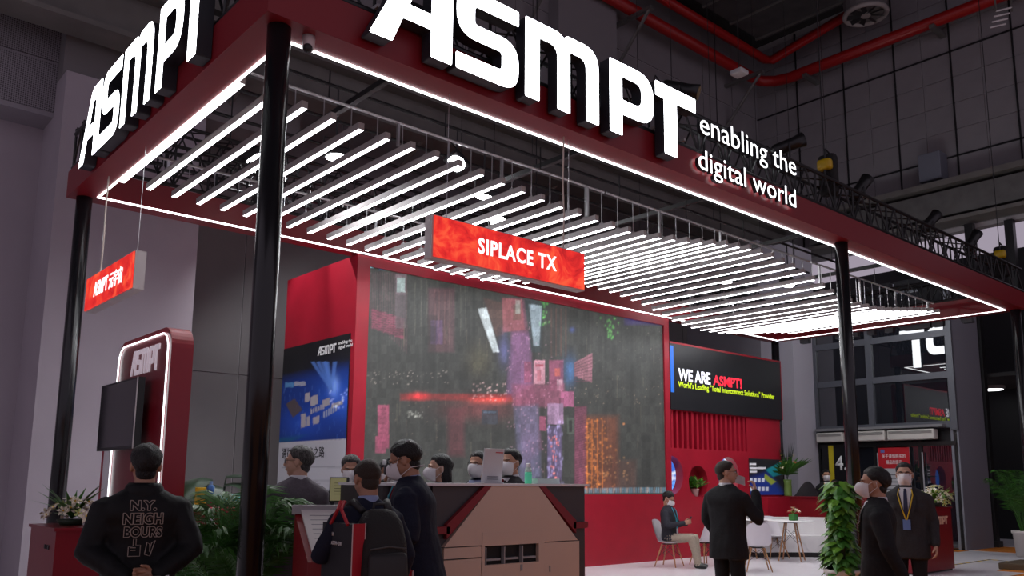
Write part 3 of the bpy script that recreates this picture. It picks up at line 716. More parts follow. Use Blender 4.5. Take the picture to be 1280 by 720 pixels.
# ------------------------------------------------------------------ screen block
SX0, SX1, SY = 6.35, 13.76, 10.8
blk = thing('screen_wall', 'freestanding red wall block framing the huge video screen', 'display wall', ((SX0+SX1)/2, 12, 0))
zt_, zb_ = 4.87, 1.27
wx0, wx1, wz0, wz1 = 6.57, 13.60, 1.28, 4.72
MB().b2((SX0, SY+.06, 0), (SX1, 13.1, zt_)).build('wall_body', RED, blk)
MB().b2((SX0, SY, 0), (wx0, SY+.06, zt_)).build('frame_stile', RED, blk)
MB().b2((wx1, SY, 0), (SX1, SY+.06, zt_)).build('frame_stile', RED, blk)
MB().b2((wx0, SY, wz1), (wx1, SY+.06, zt_)).build('frame_head', RED, blk)
MB().b2((wx0, SY, 0), (wx1, SY+.06, wz0)).build('frame_base', RED, blk)
P = Paint(435, 310, 850, 640, 2, (.040, .043, .038))
P.mix(np.clip((P.X-455)/380, 0, 1)*.25, (.05, .05, .048))
# tall facades at the top left
for x in np.arange(462, 508, 3.0): P.rect(x, 340, x+1.6, 352+(x-462)*1.0+45, (.20, .10, .12), .35)
P.poly([(464, 385), (505, 398), (505, 424), (464, 410)], (.42, .05, .13), .55)
for k in range(14): P.rect(464, 384+2.6*k, 506, 385+2.6*k, (.03, .03, .03), .6)
P.rect(494, 342, 507, 410, (.30, .22, .26), .5); P.rect(496, 347, 506, 365, (.45, .6, .58), .7)
P.rect(535, 360, 568, 440, (.16, .06, .08), .5, 3); P.rect(538, 400, 553, 430, (.17, .09, .22), .7, 1)
for x in (543, 548, 555, 561): P.rect(x, 362, x+1.2, 430, (.25, .12, .12), .4)
for x in (518, 526, 533, 575, 581): P.rect(x, 350, x+1, 420, (.14, .13, .11), .5)
# facade streaks and haze of the night city
nz = P.r.rand(1, P.a.shape[1]).astype(np.float32)
nz = np.repeat((np.convolve(nz[0], np.ones(5)/5, 'same')-.5)[None, :], P.a.shape[0], 0)*np.clip(1-np.abs(P.Y-400)/140, .25, 1)
P.a += (np.clip(nz, -.3, .4)*.045)[..., None]*np.array((1, .96, .86), dtype=np.float32)
for _ in range(26):
    x = P.r.uniform(460, 830); y = P.r.uniform(345, 560); wd_ = P.r.uniform(4, 16); ht_ = P.r.uniform(20, 80); P.rect(x, y, x+wd_, y+ht_, (.016, .018, .016), .45, 2)
for _ in range(60): x = P.r.uniform(458, 832); y = P.r.uniform(350, 600); P.rect(x, y, x+P.r.uniform(.6, 1.2), y+P.r.uniform(8, 40), (.16, .13, .10), .35)
P.a = np.clip(P.a, 0.004, 1)
# the avenue
P.poly([(626, 372), (655, 376), (676, 560), (640, 600), (640, 470)], (.24, .075, .14), .75, 6)
P.poly([(640, 415), (662, 415), (665, 480), (632, 500)], (.26, .12, .28), .7, 5)
P.poly([(627, 372), (652, 374), (656, 412), (628, 415)], (.42, .12, .14), .7, 2)
P.rect(641, 380, 651, 400, (.12, .08, .05), .6, 1)
P.poly([(597, 386), (608, 384), (624, 440), (616, 440)], (.72, .80, .84), .9, 1.2); P.poly([(604, 372), (626, 378), (630, 418), (620, 420)], (.12, .06, .05), .7, 2)
P.poly([(655, 372), (680, 376), (676, 440), (664, 440)], (.03, .045, .05), .9, 1); P.poly([(661, 380), (677, 382), (674, 432), (667, 432)], (.36, .45, .52), .85, 1.5)
P.rect(644, 375, 650, 392, (.5, .55, .5), .6, 1)
P.rect(667, 450, 681, 480, (.75, .35, .45), .9, .8); P.rect(669, 455, 679, 458, (.5, .05, .1), .8); P.rect(671, 462, 676, 476, (.55, .1, .15), .6)
P.rect(655, 452, 664, 478, (.35, .07, .14), .7, 1); P.rect(686, 450, 704, 488, (.42, .09, .2), .65, 2); P.rect(693, 460, 700, 470, (.7, .15, .12), .8, 1); P.rect(696, 474, 703, 488, (.75, .45, .55), .7, 1)
P.glow(712, 463, 7, 16, (.02, .13, .38), .9); P.poly([(718, 453), (740, 441), (740, 478), (718, 470)], (.42, .17, .22), .9, .8)
for k in range(8): P.poly([(718, 455+3*k), (740, 444+4.4*k), (740, 445.6+4.4*k), (718, 456.2+3*k)], (.14, .05, .08), .7)
P.glow(715, 412, 3, 3, (.02, .05, .3), .8); P.glow(630, 437, 6, 18, (.10, .10, .34), .7)
for x0, y0, n, sx, sy in ((680, 384, 30, 3, 22), (763, 405, 34, 5, 18)):
    for _ in range(n): P.glow(x0+P.r.normal()*sx, y0+P.r.uniform(-1, 1)*sy, 1, 1.4, (.08, .38, .06), .7)
for x in (688, 694, 700, 706): P.rect(x, 385, x+2, 445, (.14, .06, .05), .55, 1)
P.glow(598, 450, 14, 18, (.10, .08, .03), .5)
# red cross street and traffic
P.rect(500, 492, 640, 500, (.30, .02, .02), .65, 3); P.glow(523, 495, 10, 4, (.9, .02, .03), 1); P.glow(615, 500, 26, 4, (.75, .05, .03), .9); P.glow(600, 512, 40, 12, (.18, .01, .02), .7)
P.rect(640, 480, 705, 508, (.34, .09, .17), .7, 4); P.rect(701, 489, 717, 508, (.45, .12, .25), .85, 1)
P.dots(70, 455, 462, 560, 480, (.6, .5, .45), .6, .8); P.dots(50, 590, 478, 636, 500, (.8, .5, .5), .8, .9); P.dots(40, 710, 480, 830, 505, (.6, .4, .3), .6, .7); P.dots(60, 455, 500, 560, 600, (.3, .2, .15), .6, .5); P.dots(60, 720, 400, 830, 480, (.3, .24, .2), .6, .4)
P.rect(472, 506, 486, 560, (.42, .08, .16), .8, 1.2); P.rect(469, 545, 482, 566, (.42, .08, .16), .7, 1.2)
for k in range(9): P.rect(475, 510+6*k, 482, 511.5+6*k, (.1, .02, .04), .5)
P.rect(602, 512, 622, 530, (.04, .05, .07), .8, 1); P.rect(604, 514, 620, 516, (.10, .16, .24), .8); P.rect(560, 510, 580, 570, (.20, .03, .05), .4, 6)
P.dots(30, 508, 514, 528, 522, (.5, .5, .45), 1, .5)
# lower centre: blue grey plaza and violet blocks
P.poly([(642, 508), (672, 505), (676, 600), (650, 604)], (.13, .13, .22), .8, 5); P.glow(660, 560, 12, 22, (.10, .06, .12), .8)
P.rect(684, 504, 704, 530, (.42, .25, .42), .85, 1); P.rect(674, 520, 682, 538, (.36, .08, .16), .8, 1); P.rect(684, 532, 702, 600, (.14, .10, .22), .8, 2)
for _ in range(60): P.glow(P.r.uniform(684, 704), P.r.uniform(525, 605), .8, 2.0, (.35, .30, .55), .7)
for _ in range(34): P.glow(692+P.r.normal()*3, P.r.uniform(540, 605), .8, 1.2, (.8, .15, .05), .9)
P.rect(709, 522, 717, 542, (.10, .12, .10), .9, 1); P.rect(711, 525, 715, 540, (.02, .02, .02), .9, .6)
P.rect(718, 508, 733, 612, (.28, .07, .13), .75, 2)
for k in range(34): P.poly([(718, 510+3*k), (733, 506+3*k), (733, 507+3*k), (718, 511+3*k)], (.12, .03, .06), .6)
for _ in range(150):
    x = 732+abs(P.r.normal())*16; P.glow(x, P.r.uniform(522, 612), 1.1, 1.1, (.95, .30, .05), .85)
P.rect(731, 520, 772, 614, (.22, .05, .015), .55, 8)
for x in (733, 739, 746, 752): P.rect(x, 524, x+1.3, 612, (.8, .22, .03), .5)
P.rect(758, 575, 795, 612, (.10, .04, .03), .5, 6); P.dots(30, 752, 570, 785, 600, (.6, .3, .12), 1, .6)
for k in range(70): x = 640+2.8*k; P.rect(x, 610.5-.02*k, x+2.2, 616, (.16, .3, .4) if k % 3 else (.4, .35, .35), .6)
P.rect(458, 328, 474, 334, (.35, .75, .95), .9, 1); P.rect(474, 330, 492, 337, (.02, .2, .45), .7, 1); P.rect(780, 392, 833, 406, (.06, .03, .22), .5, 3)
def blocks(h, w_, lo, hi):
    g = P.r.uniform(lo, hi, (P.a.shape[0]//h+1, P.a.shape[1]//w_+1)).astype(np.float32)
    return np.kron(g, np.ones((h, w_), dtype=np.float32))[:P.a.shape[0], :P.a.shape[1]]
P.a *= (blocks(5, 3, .82, 1.14)*blocks(22, 12, .72, 1.2))[..., None]
for _ in range(260): P.glow(P.r.uniform(632, 690), P.r.uniform(400, 590), .7, .9, (.06, .03, .05) if P.r.rand() < .5 else (.5, .25, .35), .6)
P.a = np.clip(P.a, 0, 1)
SCREEN = vcol_mat('video_screen', emit=1.0, base=-.028, rough=.5)
n_u, n_v = 380, 190
printed('screen', blk, lambda u, v: (wx0+(wx1-wx0)*u, SY+.035, wz0+(wz1-wz0)*v), n_u, n_v, P, SCREEN)
# poster on the block's end wall
Q = Paint(335, 400, 460, 640, 3, (.010, .010, .012))
Q.poly([(340, 477), (455, 452), (455, 560), (340, 556)], (.008, .035, .22), 1, 14)
Q.glow(425, 500, 30, 26, (.02, .10, .55), .9); Q.glow(417, 482, 6, 12, (.30, .5, .9), .9); Q.glow(378, 530, 25, 18, (.01, .06, .40), .7)
for dx in (-16, -9, -3, 0, 2, 12): Q.poly([(413, 489), (416, 489), (407+dx+2, 452), (404+dx, 452)], (.12, .28, .8), .6, 1)
for _ in range(90): x = Q.r.uniform(350, 440); y = Q.r.uniform(480, 545); Q.rect(x, y, x+.5, y+Q.r.uniform(2, 9), (.10, .22, .65), .5)
for x, y, a, b in ((381, 492, 6, 11), (388, 496, 9, 12), (403, 500, 9, 9), (376, 518, 6, 17), (383, 521, 4, 12), (414, 505, 14, 5), (391, 522, 8, 9)): Q.poly([(x, y), (x+a, y-a*.35), (x+a, y-a*.35+b), (x, y+b)], (.46, .42, .42), .95, .6)
for k in range(6): Q.rect(388+3*k, 511-1.2*k, 390+3*k, 517-1.2*k, (.5, .47, .45), .9, .5)
for k in range(6): Q.rect(404+3*k, 514-1.6*k, 406+3*k, 522-1.6*k, (.4, .45, .55), .9, .5)
Q.poly([(357, 505), (368, 498), (378, 512), (366, 522)], (.10, .07, .05), .9, .8); Q.dots(26, 412, 486, 442, 510, (.7, .8, .95), 1.2, .8)
Q.rect(356, 478, 367, 484, (.10, .28, .55), .9, .5); Q.rect(368, 477, 382, 482, (.55, .55, .55), .6, .5)
Q.poly([(338, 552), (362, 552), (380, 544), (338, 549)], (.01, .16, .20), .5, 4)
wl = [(330, 554), (460, 547), (460, 660), (330, 660)]
Q.poly(wl, (.50, .50, .54), 1, .6)
for y, a, b in ((560, 352, 367), (583, 352, 430), (600, 352, 425), (604, 352, 400), (612, 352, 415)): Q.rect(a, y, b, y+1.6, (.20, .20, .24), .6, .6)
poster = thing('exhibit_poster', 'black and blue printed poster with white text panel on the end of the screen wall', 'poster', (SX0-.02, 12, 0))
pz = on_x(445, 415, SX0).z
MB().b2((SX0-.015, SY+.12, .05), (SX0, 13.08, pz)).build('backing', DARK, poster)
POSTM = vcol_mat('poster_print', emit=.02, base=1, rough=.45)
printed('print', poster, lambda u, v: (SX0-.018, 13.08-(13.08-SY-.12)*u, .05+(pz-.05)*v), 90, 200, Q, POSTM)
a = on_x(397, 445, SX0-.02); b = on_x(420, 441, SX0-.02); hh = on_x(408, 433, SX0-.02).z-on_x(408, 444, SX0-.02).z
for ch in 'ASMPT':
    x0, loops = GLYPH[ch]; k = (a.y-b.y)/4.2
    link('letter', glyph_mesh(loops, (SX0-.019, a.y-x0*k, a.z), (0, -1, 0), (0, 0, 1), .003, k, hh/.79), [PRINT_W, PRINT_W], poster)
lettering('enabling the\ndigital world', (SX0-.019, b.y-.06, a.z+.02), (0, -1, 0), (0, 0, 1), PRINT_W, poster, 'tagline', width=.42, height=hh*.95, depth=.002, bold=.015)
INK = mat('print_ink', (.03, .03, .035), .6)
c = on_x(352, 573.5, SX0-.02); d = on_x(405, 573.5, SX0-.02)
lettering('通往智能制造之路', (SX0-.019, c.y, c.z), (0, -1, 0), (0, 0, 1), INK, poster, 'heading', width=c.y-d.y, height=.17, depth=.002, bold=.01)

# ------------------------------------------------------------------ lounge wall with the WE ARE board
lw = thing('lounge_wall', 'red lounge wall with ribbed band and round niches under the black board', 'display wall', (15.85, 11.0, 0))
LX0, LX1 = SX1, 17.97
# wall built round its holes: circular windows and niche are recessed discs
wy = 10.86
hz = on_y(848, 595, wy).z
def hole_wall(holes, x0, x1, z0, z1, y, dep):
    """wall sheet with round holes, as curve fill"""
    c = bpy.data.curves.new('w', 'CURVE'); c.dimensions = '2D'; c.fill_mode = 'BOTH'; c.extrude = dep/2
    def add(q):
        sp = c.splines.new('POLY'); sp.points.add(len(q)-1); sp.use_cyclic_u = True
        for i, p in enumerate(q): sp.points[i].co = (p[0], p[1], 0, 1)
    add([(x0, z0), (x1, z0), (x1, z1), (x0, z1)])
    for hx, hz_, r in holes:
        add([(min(max(hx+r*math.cos(2*PI*k/40), x0+.004), x1-.004), hz_+r*math.sin(2*PI*k/40)) for k in range(40)])
    ob = bpy.data.objects.new('w', c); REAL.objects.link(ob); me = eval_mesh(ob); bpy.data.curves.remove(c)
    me.transform(Matrix.Translation((0, 0, dep/2))); me.transform(frame_matrix((0, y+dep, 0), (1, 0, 0), (0, 0, 1))); return me
c1 = on_y(838, 594, wy); r1 = (on_y(853, 594, wy).x-c1.x)
c2 = on_y(873, 602, wy); c3 = on_y(911, 594, wy); r2 = .33; r3 = r1
zr0 = on_y(885, 562, wy).z; zr1 = on_y(885, 517, wy).z
rx1 = on_y(933, 530, wy).x
link('wall_sheet', hole_wall([(c1.x+.03, c1.z, r1), (c2.x, c2.z, r2), (c3.x, c3.z, r3)], LX0, rx1, 0, zr0, wy, .22), RED, lw)
MB().b2((rx1, wy, 0), (LX1, wy+.22, zr1+.02)).build('wall_sheet', RED, lw)
MB().b2((LX0, wy+.22, 0), (LX1, wy+.30, 4.42)).build('wall_back_sheet', RED, lw)
nr = 16
for k in range(nr):
    x = LX0+.05+(rx1-LX0-.05)*(k+.5)/nr
    MB().b2((x-.035, wy+.01, zr0), (x+.035, wy+.22, zr1)).build('rib', RED, lw)
MB().b2((LX0, wy+.0, zr1), (rx1, wy+.22, zr1+.02)).build('rib_rail', RED, lw)
# glowing round displays in the holes
R_ = Paint(830, 570, 930, 640, 4, (.02, .12, .55))
R_.glow(850, 578, 8, 8, (.1, .25, .6), .8); R_.glow(846, 613, 10, 8, (.05, .35, .8), .8)
R_.rect(838, 590, 850, 594, (.8, .85, .95), .9); R_.rect(838, 595, 845, 600, (.7, .75, .9), .9)
R_.rect(838, 604, 850, 605, (.3, .6, .9), .8); R_.dots(20, 838, 600, 852, 618, (.3, .6, .9), 1, .6); R_.rect(905, 572, 926, 622, (.8, .84, .9), 1, 2)
RDISP = vcol_mat('round_display', emit=1.1, base=-.05, rough=.3)
for cc, r in ((c1, r1), (c3, r3)):
    printed('round_display', lw, lambda u, v, cc=cc, r=r: (max(cc.x+.03+r*v*math.cos(2*PI*u), LX0+.01), wy+.19, cc.z+r*v*math.sin(2*PI*u)), 40, 12, R_, RDISP)
# niche shelf + pot plant come later (c2)
zb0, zb1 = on_y(905, 520, 10.8).z, on_y(905, 441, 10.8).z
zb0, zb1 = 3.0, 4.37
bd = thing('message_board', 'wide black board reading WE ARE ASMPT with yellow subline', 'sign', (15.85, 10.8, zb0))
MB().b2((LX0+.02, 10.80, zb0), (LX1, 10.86, zb1)).build('panel', mat('board_black', (.016, .016, .019), .35), bd)
MB().b2((LX0+.02, 10.795, zb1), (LX1, 10.88, zb1+.04)).build('red_edge', RED, bd)
MB().b2((LX1, 10.795, zb0), (LX1+.03, 10.88, zb1+.04)).build('red_edge', RED, bd)
MB().b2((LX0+.025, 10.792, zb0+.35), (LX0+.13, 10.80, zb1-.05)).build('blue_edge', mat('board_blue', (.02, .12, .5), .4, emit=(.02, .13, .55), es=.6), bd)
GW = mat('board_white', (.9, .9, .95), emit=(.85, .85, .95), es=1.0); GR = mat('board_red', (.8, .03, .05), emit=(.8, .02, .05), es=.9); GY = mat('board_yellow', (.6, .8, .02), emit=(.50, .66, .01), es=.7)
def bx(x, y): q = on_y(x, y, 10.8); return q.x, q.z
(x0, z0), (x1, z1) = bx(848, 475.5), bx(888, 479); zt2 = bx(848, 460)[1]
lettering('WE ARE', (x0, 10.80, z0), (1, 0, 0), (0, 0, 1), GW, bd, split=True, width=x1-x0, height=zt2-z0, depth=.006, bold=.022)
z0_ = z0; (x0, z0), (x1, z1) = bx(891.5, 479.5), bx(927, 483)
lettering('ASMPT!', (x0, 10.80, z0_), (1, 0, 0), (0, 0, 1), GR, bd, split=True, width=x1-x0, height=zt2-z0, depth=.006, bold=.022)
(x0, z0), (x1, z1) = bx(848, 486), bx(968, 498)
lettering('World’s Leading "Total Interconnect Solutions" Provider', (x0, 10.80, z1-.06), (1, 0, 0), (0, 0, 1), GY, bd, 'subline', width=x1-x0, height=.165, depth=.006, bold=.004)['kind'] = 'stuff'
# packaging poster at the right of the wall
S_ = Paint(930, 568, 985, 625, 4, (.012, .012, .016))
S_.poly([(930, 600), (960, 590), (985, 625), (930, 625)], (.01, .03, .22), .9, 8)
S_.poly([(957, 587), (975, 578), (985, 590), (966, 596)], (.01, .22, .26), .8, 2); S_.poly([(956, 592), (970, 602), (964, 606), (955, 598)], (.25, .32, .02), .9, 1.2)
for y, b in ((580, 945), (585, 957), (589.5, 946)): S_.rect(936.5, y-1.2, b, y+1.2, (.75, .75, .8), .85, .6)
for r, y in enumerate((600, 611)):
    for k in range(4+r): S_.rect(937+5*k, y-2.5, 940.5+5*k, y+2.5, (.62, .66, .72), .85, .6)
ap = on_y(935.5, 573, wy); bp = on_y(974, 618.5, wy)
t = thing('packaging_poster', 'dark blue printed poster with rows of small white icons beside the flower vase', 'poster', ((ap.x+bp.x)/2, wy, bp.z))
MB().b2((ap.x, wy-.02, bp.z), (LX1, wy-.004, ap.z)).build('backing', DARK, t)
printed('print', t, lambda u, v: (ap.x+(LX1-ap.x)*u, wy-.022, bp.z+(ap.z-bp.z)*v), 90, 70, S_, vcol_mat('poster_print2', emit=.35, base=1, rough=.4))
# low red return wall with black ledge, shade painted in as darker red
lz = 1.20
t = thing('return_wall', 'low red return wall with shade painted in, beside the white bench, carrying the vase', 'low wall', (17.95, 9.8, 0))
MB().b2((17.85, 8.75, 0), (18.1, 10.85, lz)).build('wall_body', RED_D, t)
MB().b2((16.95, 10.62, 0), (17.85, 10.86, lz)).build('counter_block', RED, t)
MB().b2((17.82, 8.72, lz), (18.13, 10.87, lz+.025)).build('cap', RED_D, t)

# ------------------------------------------------------------------ kiosk with screen
KX, KY0, KY1 = 2.89, 8.44, 10.14
def rrect(y0, y1, z0, z1, r, n=8, rb=None):
    pts = []
    for (cy, cz, a0) in ((y1-r, z1-r, 0), (y0+r, z1-r, 90)):
        for k in range(n+1):
            a = math.radians(a0+90*k/n); pts.append((cy+r*math.cos(a), cz+r*math.sin(a)))
    return pts+[(y0, z0), (y1, z0)]
kz = 3.02
k_ = thing('totem_kiosk', 'tall dark red rounded totem with white light outline and ASMPT lettering', 'kiosk', (KX+.1, 9.3, 0))
KRED = mat('kiosk_red', (.20, .008, .016), .3)
MB().prism(rrect(KY0, KY1, 0, kz, .22), (KX, 0, 0), (0, 1, 0), (0, 0, 1), (.22, 0, 0)).build('panel', KRED, k_)
ol = rrect(KY0+.06, KY1-.06, .3, kz-.06, .18)
path = [(KX-.012, y, z) for y, z in [ol[-1]]+ol[:-1]]
MB().tube(path, .008, 6).build('light_outline', mat('outline_lit', (1, 1, 1), emit=(.9, .96, 1), es=3), k_)
KL = mat('kiosk_lettering', (.85, .75, .80), .5, emit=(.8, .7, .78), es=.25)
a = on_x(164.5, 463, KX); b = on_x(201, 434, KX)
kk = (a.y-b.y)/4.2
for ch in 'ASMPT':
    x0, loops = GLYPH[ch]; link('letter', glyph_mesh(loops, (KX-.002, a.y-x0*kk, 2.60), (0, -1, 0), (0, 0, 1), .012, kk, .27/.79), [KL, KL], k_)
t = thing('wall_television', 'dark flat television mounted on the rounded red totem', 'television', (KX-.1, 9.55, 1.8))
MB().b2((KX-.14, 8.93, 1.80), (KX-.07, 10.19, 2.53)).build('casing', mat('tv_case', (.012, .012, .014), .4), t)
MB().b2((KX-.145, 8.95, 1.83), (KX-.14, 10.17, 2.51)).build('screen_glass', mat('tv_glass', (.022, .02, .026), .12, spec=.7), t)
MB().b2((KX-.148, 8.93, 1.80), (KX-.138, 8.945, 2.53)).build('bezel', mat('bezel_silver', (.5, .45, .45), .3, metal=.6), t)
MB().b2((KX-.07, 9.4, 2.0), (KX, 9.7, 2.3)).build('wall_bracket', BLACK, t)
# narrow red and white stand at the kiosk's far side
t = thing('narrow_stand', 'narrow red and white upright stand behind the totem', 'stand', (3.0, 10.45, 0))
aa = on_x(124, 537, 3.0)
MB().b2((2.95, 10.30, 0), (3.0, 10.62, 2.12)).build('white_panel', WHITE, t)
MB().b2((2.95, 10.62, 0), (3.12, 10.70, 2.12)).build('red_edge', RED, t)
# left podium with lilies (top built later)
pl = V((2.45, 9.9, 0))
pod = thing('flower_podium', 'dark red podium carrying lilies beside the left black post', 'podium', (2.45, 9.85, 0))
pa, pb_ = on_z(79, 647, 1.02), on_z(132, 653, 1.02)
MB().b2((2.12, 8.95, .03), (2.62, 9.95, 1.0)).build('body', KRED, pod)
MB().b2((2.10, 8.93, 1.0), (2.64, 9.97, 1.03)).build('top', KRED, pod)
for k in range(3): MB().b2((2.112, 9.15+.07*k, .82), (2.12, 9.19+.07*k, .86)).build('socket', BLACK, pod)
MB().b2((2.15, 9.0, 0), (2.6, 9.9, .03)).build('plinth', BLACK, pod)
# red demo counter right of the kiosk
dc = thing('demo_counter', 'red bar counter with rounded top behind the palm, holding bottle and box', 'counter', (3.65, 8.6, 0))
MB().b2((3.25, 8.1, 0), (3.95, 8.9, 1.17)).build('body', RED_D, dc)
MB().rbox((3.6, 8.5, 1.2), (.8, .9, .06), .025).build('top', RED, dc)
MB().b2((3.2, 8.02, 0), (3.26, 8.06, 1.17)).build('leg_post', GREY, dc)
def onto(px, z): return on_z(*px, z)
cz = 1.231
p = V((3.3, 8.25, cz))
t = thing('drink_bottle', 'blue capped plastic bottle on the red bar counter', 'bottle', p)
MB().lathe([(.032, 0), (.034, .02), (.034, .14), (.028, .17), (.013, .2), (.013, .22)], p, 14).build('body', mat('bottle_red', (.35, .05, .12), .2), t, True)
MB().lathe([(.0345, .09), (.0345, .2), (.015, .215)], p, 14).build('label', mat('bottle_blue', (.05, .16, .45), .3), t, True)
MB().lathe([(.016, .215), (.016, .25)], p, 12).build('cap', mat('cap_blue', (.25, .4, .7), .3), t)
p = V((3.16, 8.22, cz))
tag(MB().rbox((p.x+.03, p.y, cz+.095), (.085, .07, .19), .005).build('carton', mat('carton_yellow', (.75, .42, .01), .5)), 'small bright yellow carton standing on the red bar counter', 'box')
p = V((3.52, 8.3, cz))
def crumple(d): return 1+.28*noise.noise(d*2.7+V((3, 1, 7)))
tag(MB().ell((p.x, p.y, cz+.062), (.24, .14, .065), None, 24, 12, fn=crumple).build('crumpled_bag', mat('bag_green_blue', (.05, .30, .28), .3, var=.9, vs=14), smooth=True), 'crumpled green and blue shopping bag lying on the red bar counter', 'bag')

# ------------------------------------------------------------------ machine shaped counter
MZ, MY0, MY1 = 1.485, 5.30, 5.95
CRM = mat('machine_cream', (.66, .50, .40), .38, var=.03, vs=2)
DKG = mat('machine_dark', (.06, .052, .055), .4)
MRED = mat('machine_red', (.24, .012, .02), .35)
def machine(label, x0, x1):
    w_ = x1-x0; cxm = (x0+x1)/2
    t = thing('machine_counter', label, 'counter', (cxm, 5.6, 0))
    MB().b2((x0, MY0+.04, .05), (x1, MY1, MZ-.02)).build('cabinet', DKG, t)
    MB().b2((x0-.01, MY0-.01, MZ-.02), (x1+.01, MY1+.02, MZ)).build('worktop', WHITE, t)
    zl = 1.0
    MB().prism([(cxm-.275*w_/1.66+.0, MZ-.02), (cxm-.74*w_/1.66, zl), (cxm+.70*w_/1.66, zl), (cxm+.235*w_/1.66, MZ-.02)], (0, MY0, 0), (1, 0, 0), (0, 0, 1), (0, .04, 0)).build('hood_panel', CRM, t)
    for s, xa, xb in ((-1, cxm-.275*w_/1.66, cxm-.74*w_/1.66), (1, cxm+.235*w_/1.66, cxm+.70*w_/1.66)):
        MB().prism([(xa+s*.005, MZ-.02), (xa+s*.075, MZ-.02), (xb+s*.0-s*.02, zl+.17), (xb+s*.0-s*.02, zl+.06)], (0, MY0-.004, 0), (1, 0, 0), (0, 0, 1), (0, .04, 0)).build('red_stripe', MRED, t)
        xe = x1 if s > 0 else x0
        MB().b2((min(xb-s*.05, xe), MY0-.004, zl+.10), (max(xb-s*.05, xe), MY0+.036, zl+.155)).build('red_stripe', MRED, t)
    lx0, lx1 = cxm-.74*w_/1.66, cxm+.72*w_/1.66
    sx0, sx1 = cxm-.37*w_/1.66, cxm+.30*w_/1.66
    oz0, oz1 = .855, 1.0
    ox0, ox1 = cxm-.345*w_/1.66, cxm+.235*w_/1.66
    MB().b2((lx0, MY0, .08), (sx0-.006, MY0+.04, zl-.10)).build('door_panel', CRM, t); MB().b2((lx0, MY0, zl-.09), (sx0-.006, MY0+.04, zl-.008)).build('trim_panel', CRM, t)
    MB().b2((sx1+.006, MY0, .08), (lx1, MY0+.04, zl-.008)).build('door_panel', CRM, t)
    MB().b2((sx0, MY0-.006, .08), (sx1, MY0+.04, oz0-.012)).build('feeder_panel', CRM, t)
    MB().b2((sx0, MY0-.006, oz1-.008), (sx1, MY0+.04, zl+.10)).build('feeder_panel', CRM, t)
    MB().b2((sx0, MY0-.006, oz0-.012), (ox0, MY0+.04, oz1-.008)).build('feeder_panel', CRM, t); MB().b2((ox1, MY0-.006, oz0-.012), (sx1, MY0+.04, oz1-.008)).build('feeder_panel', CRM, t)
    sl = mat('slot_black', (.004, .004, .004), .6)
    MB().b2((ox0, MY0+.03, oz0-.012), (ox1, MY0+.041, oz1-.008)).build('feeder_slot', sl, t)
    for k in range(3):
        a_ = ox0+(ox1-ox0)*k/3
        MB().b2((a_+.02, MY0-.004, oz0+.02), (a_+(ox1-ox0)/3-.03, MY0+.03, oz0+.036)).build('slot_rail', GREY, t)
        MB().b2((a_+.006, MY0-.008, oz0-.012), (a_+.016, MY0+.03, oz1-.02)).build('slot_divider', GREY, t)
    MB().cyl((cxm-.12*w_/1.66, MY0-.02, .68), (cxm-.12*w_/1.66, MY0, .68), .018, n=10).build('knob', BLACK, t)
    MB().b2((cxm+.03, MY0-.014, .78), (cxm+.05, MY0, .83)).build('latch', GREY, t); MB().b2((cxm+.36*w_/1.66, MY0-.008, .75), (cxm+.37*w_/1.66, MY0, .80)).build('latch', GREY, t)
    MB().b2((x0+.05, MY0+.1, 0), (x1-.05, MY1-.05, .05)).build('plinth', BLACK, t)
    return t
machine('tan machine-shaped counter with red chevron stripes holding the white card stand', 3.87, 5.55)
machine('tan machine-shaped counter behind the man wearing the backpack', 3.42, 3.85)
# things on the counter
t = thing('card_stand', 'white upright acrylic card stand on the machine counter', 'sign', (4.545, 5.42, MZ))
Rb = Matrix.Rotation(math.radians(8), 3, 'X')
MB().box((4.545, 5.43, MZ+.145), (.215, .008, .285), Rb).build('card', mat('card_white', (.62, .62, .64), .45), t)
MB().box((4.545, 5.47, MZ+.006), (.215, .12, .012)).build('foot', mat('acrylic', (.5, .5, .52), .2), t)
MB().box((4.60, 5.4075, MZ+.255), (.08, .002, .008), Rb).build('small_print', mat('print_red', (.5, .02, .03), .5), t)
for k in range(2): MB().box((4.545, 5.437-.012, MZ+.055-.02*k), (.12, .002, .007), Rb).build('small_print', mat('ink_grey'), t)
p = V((4.965, 5.45, MZ))
t = thing('sanitiser_bottle', 'slim green and white pump bottle on the machine counter', 'bottle', p)
MB().lathe([(.03, 0), (.032, .01), (.032, .07), (.031, .10)], p, 14).build('body', mat('sanitiser_green', (.10, .62, .36), .3, emit=(.1, .6, .35), es=.15), t, True)
MB().lathe([(.0315, .08), (.03, .12), (.022, .14)], p, 14).build('shoulder', mat('sanitiser_pale', (.55, .72, .62), .3), t, True)
MB().lathe([(.021, .14), (.021, .172), (.015, .175)], p, 12).build('cap', mat('cap_white', (.75, .75, .75), .4), t)
p = V((5.16, 5.46, MZ))
t = thing('tray_box', 'low white open plastic tray on the machine counter', 'tray', p)
MB().b2(p+V((-.12, -.06, 0)), p+V((.12, .06, .008))).build('base', WHITE, t)
for a, b in (((-.13, -.065, 0), (.13, -.06, .045)), ((-.13, .06, 0), (.13, .065, .045)), ((-.13, -.06, 0), (-.12, .06, .045)), ((.12, -.06, 0), (.13, .06, .045))): MB().b2(p+V(a), p+V(b)).build('side', mat('tray_white', (.6, .72, .68), .4), t)
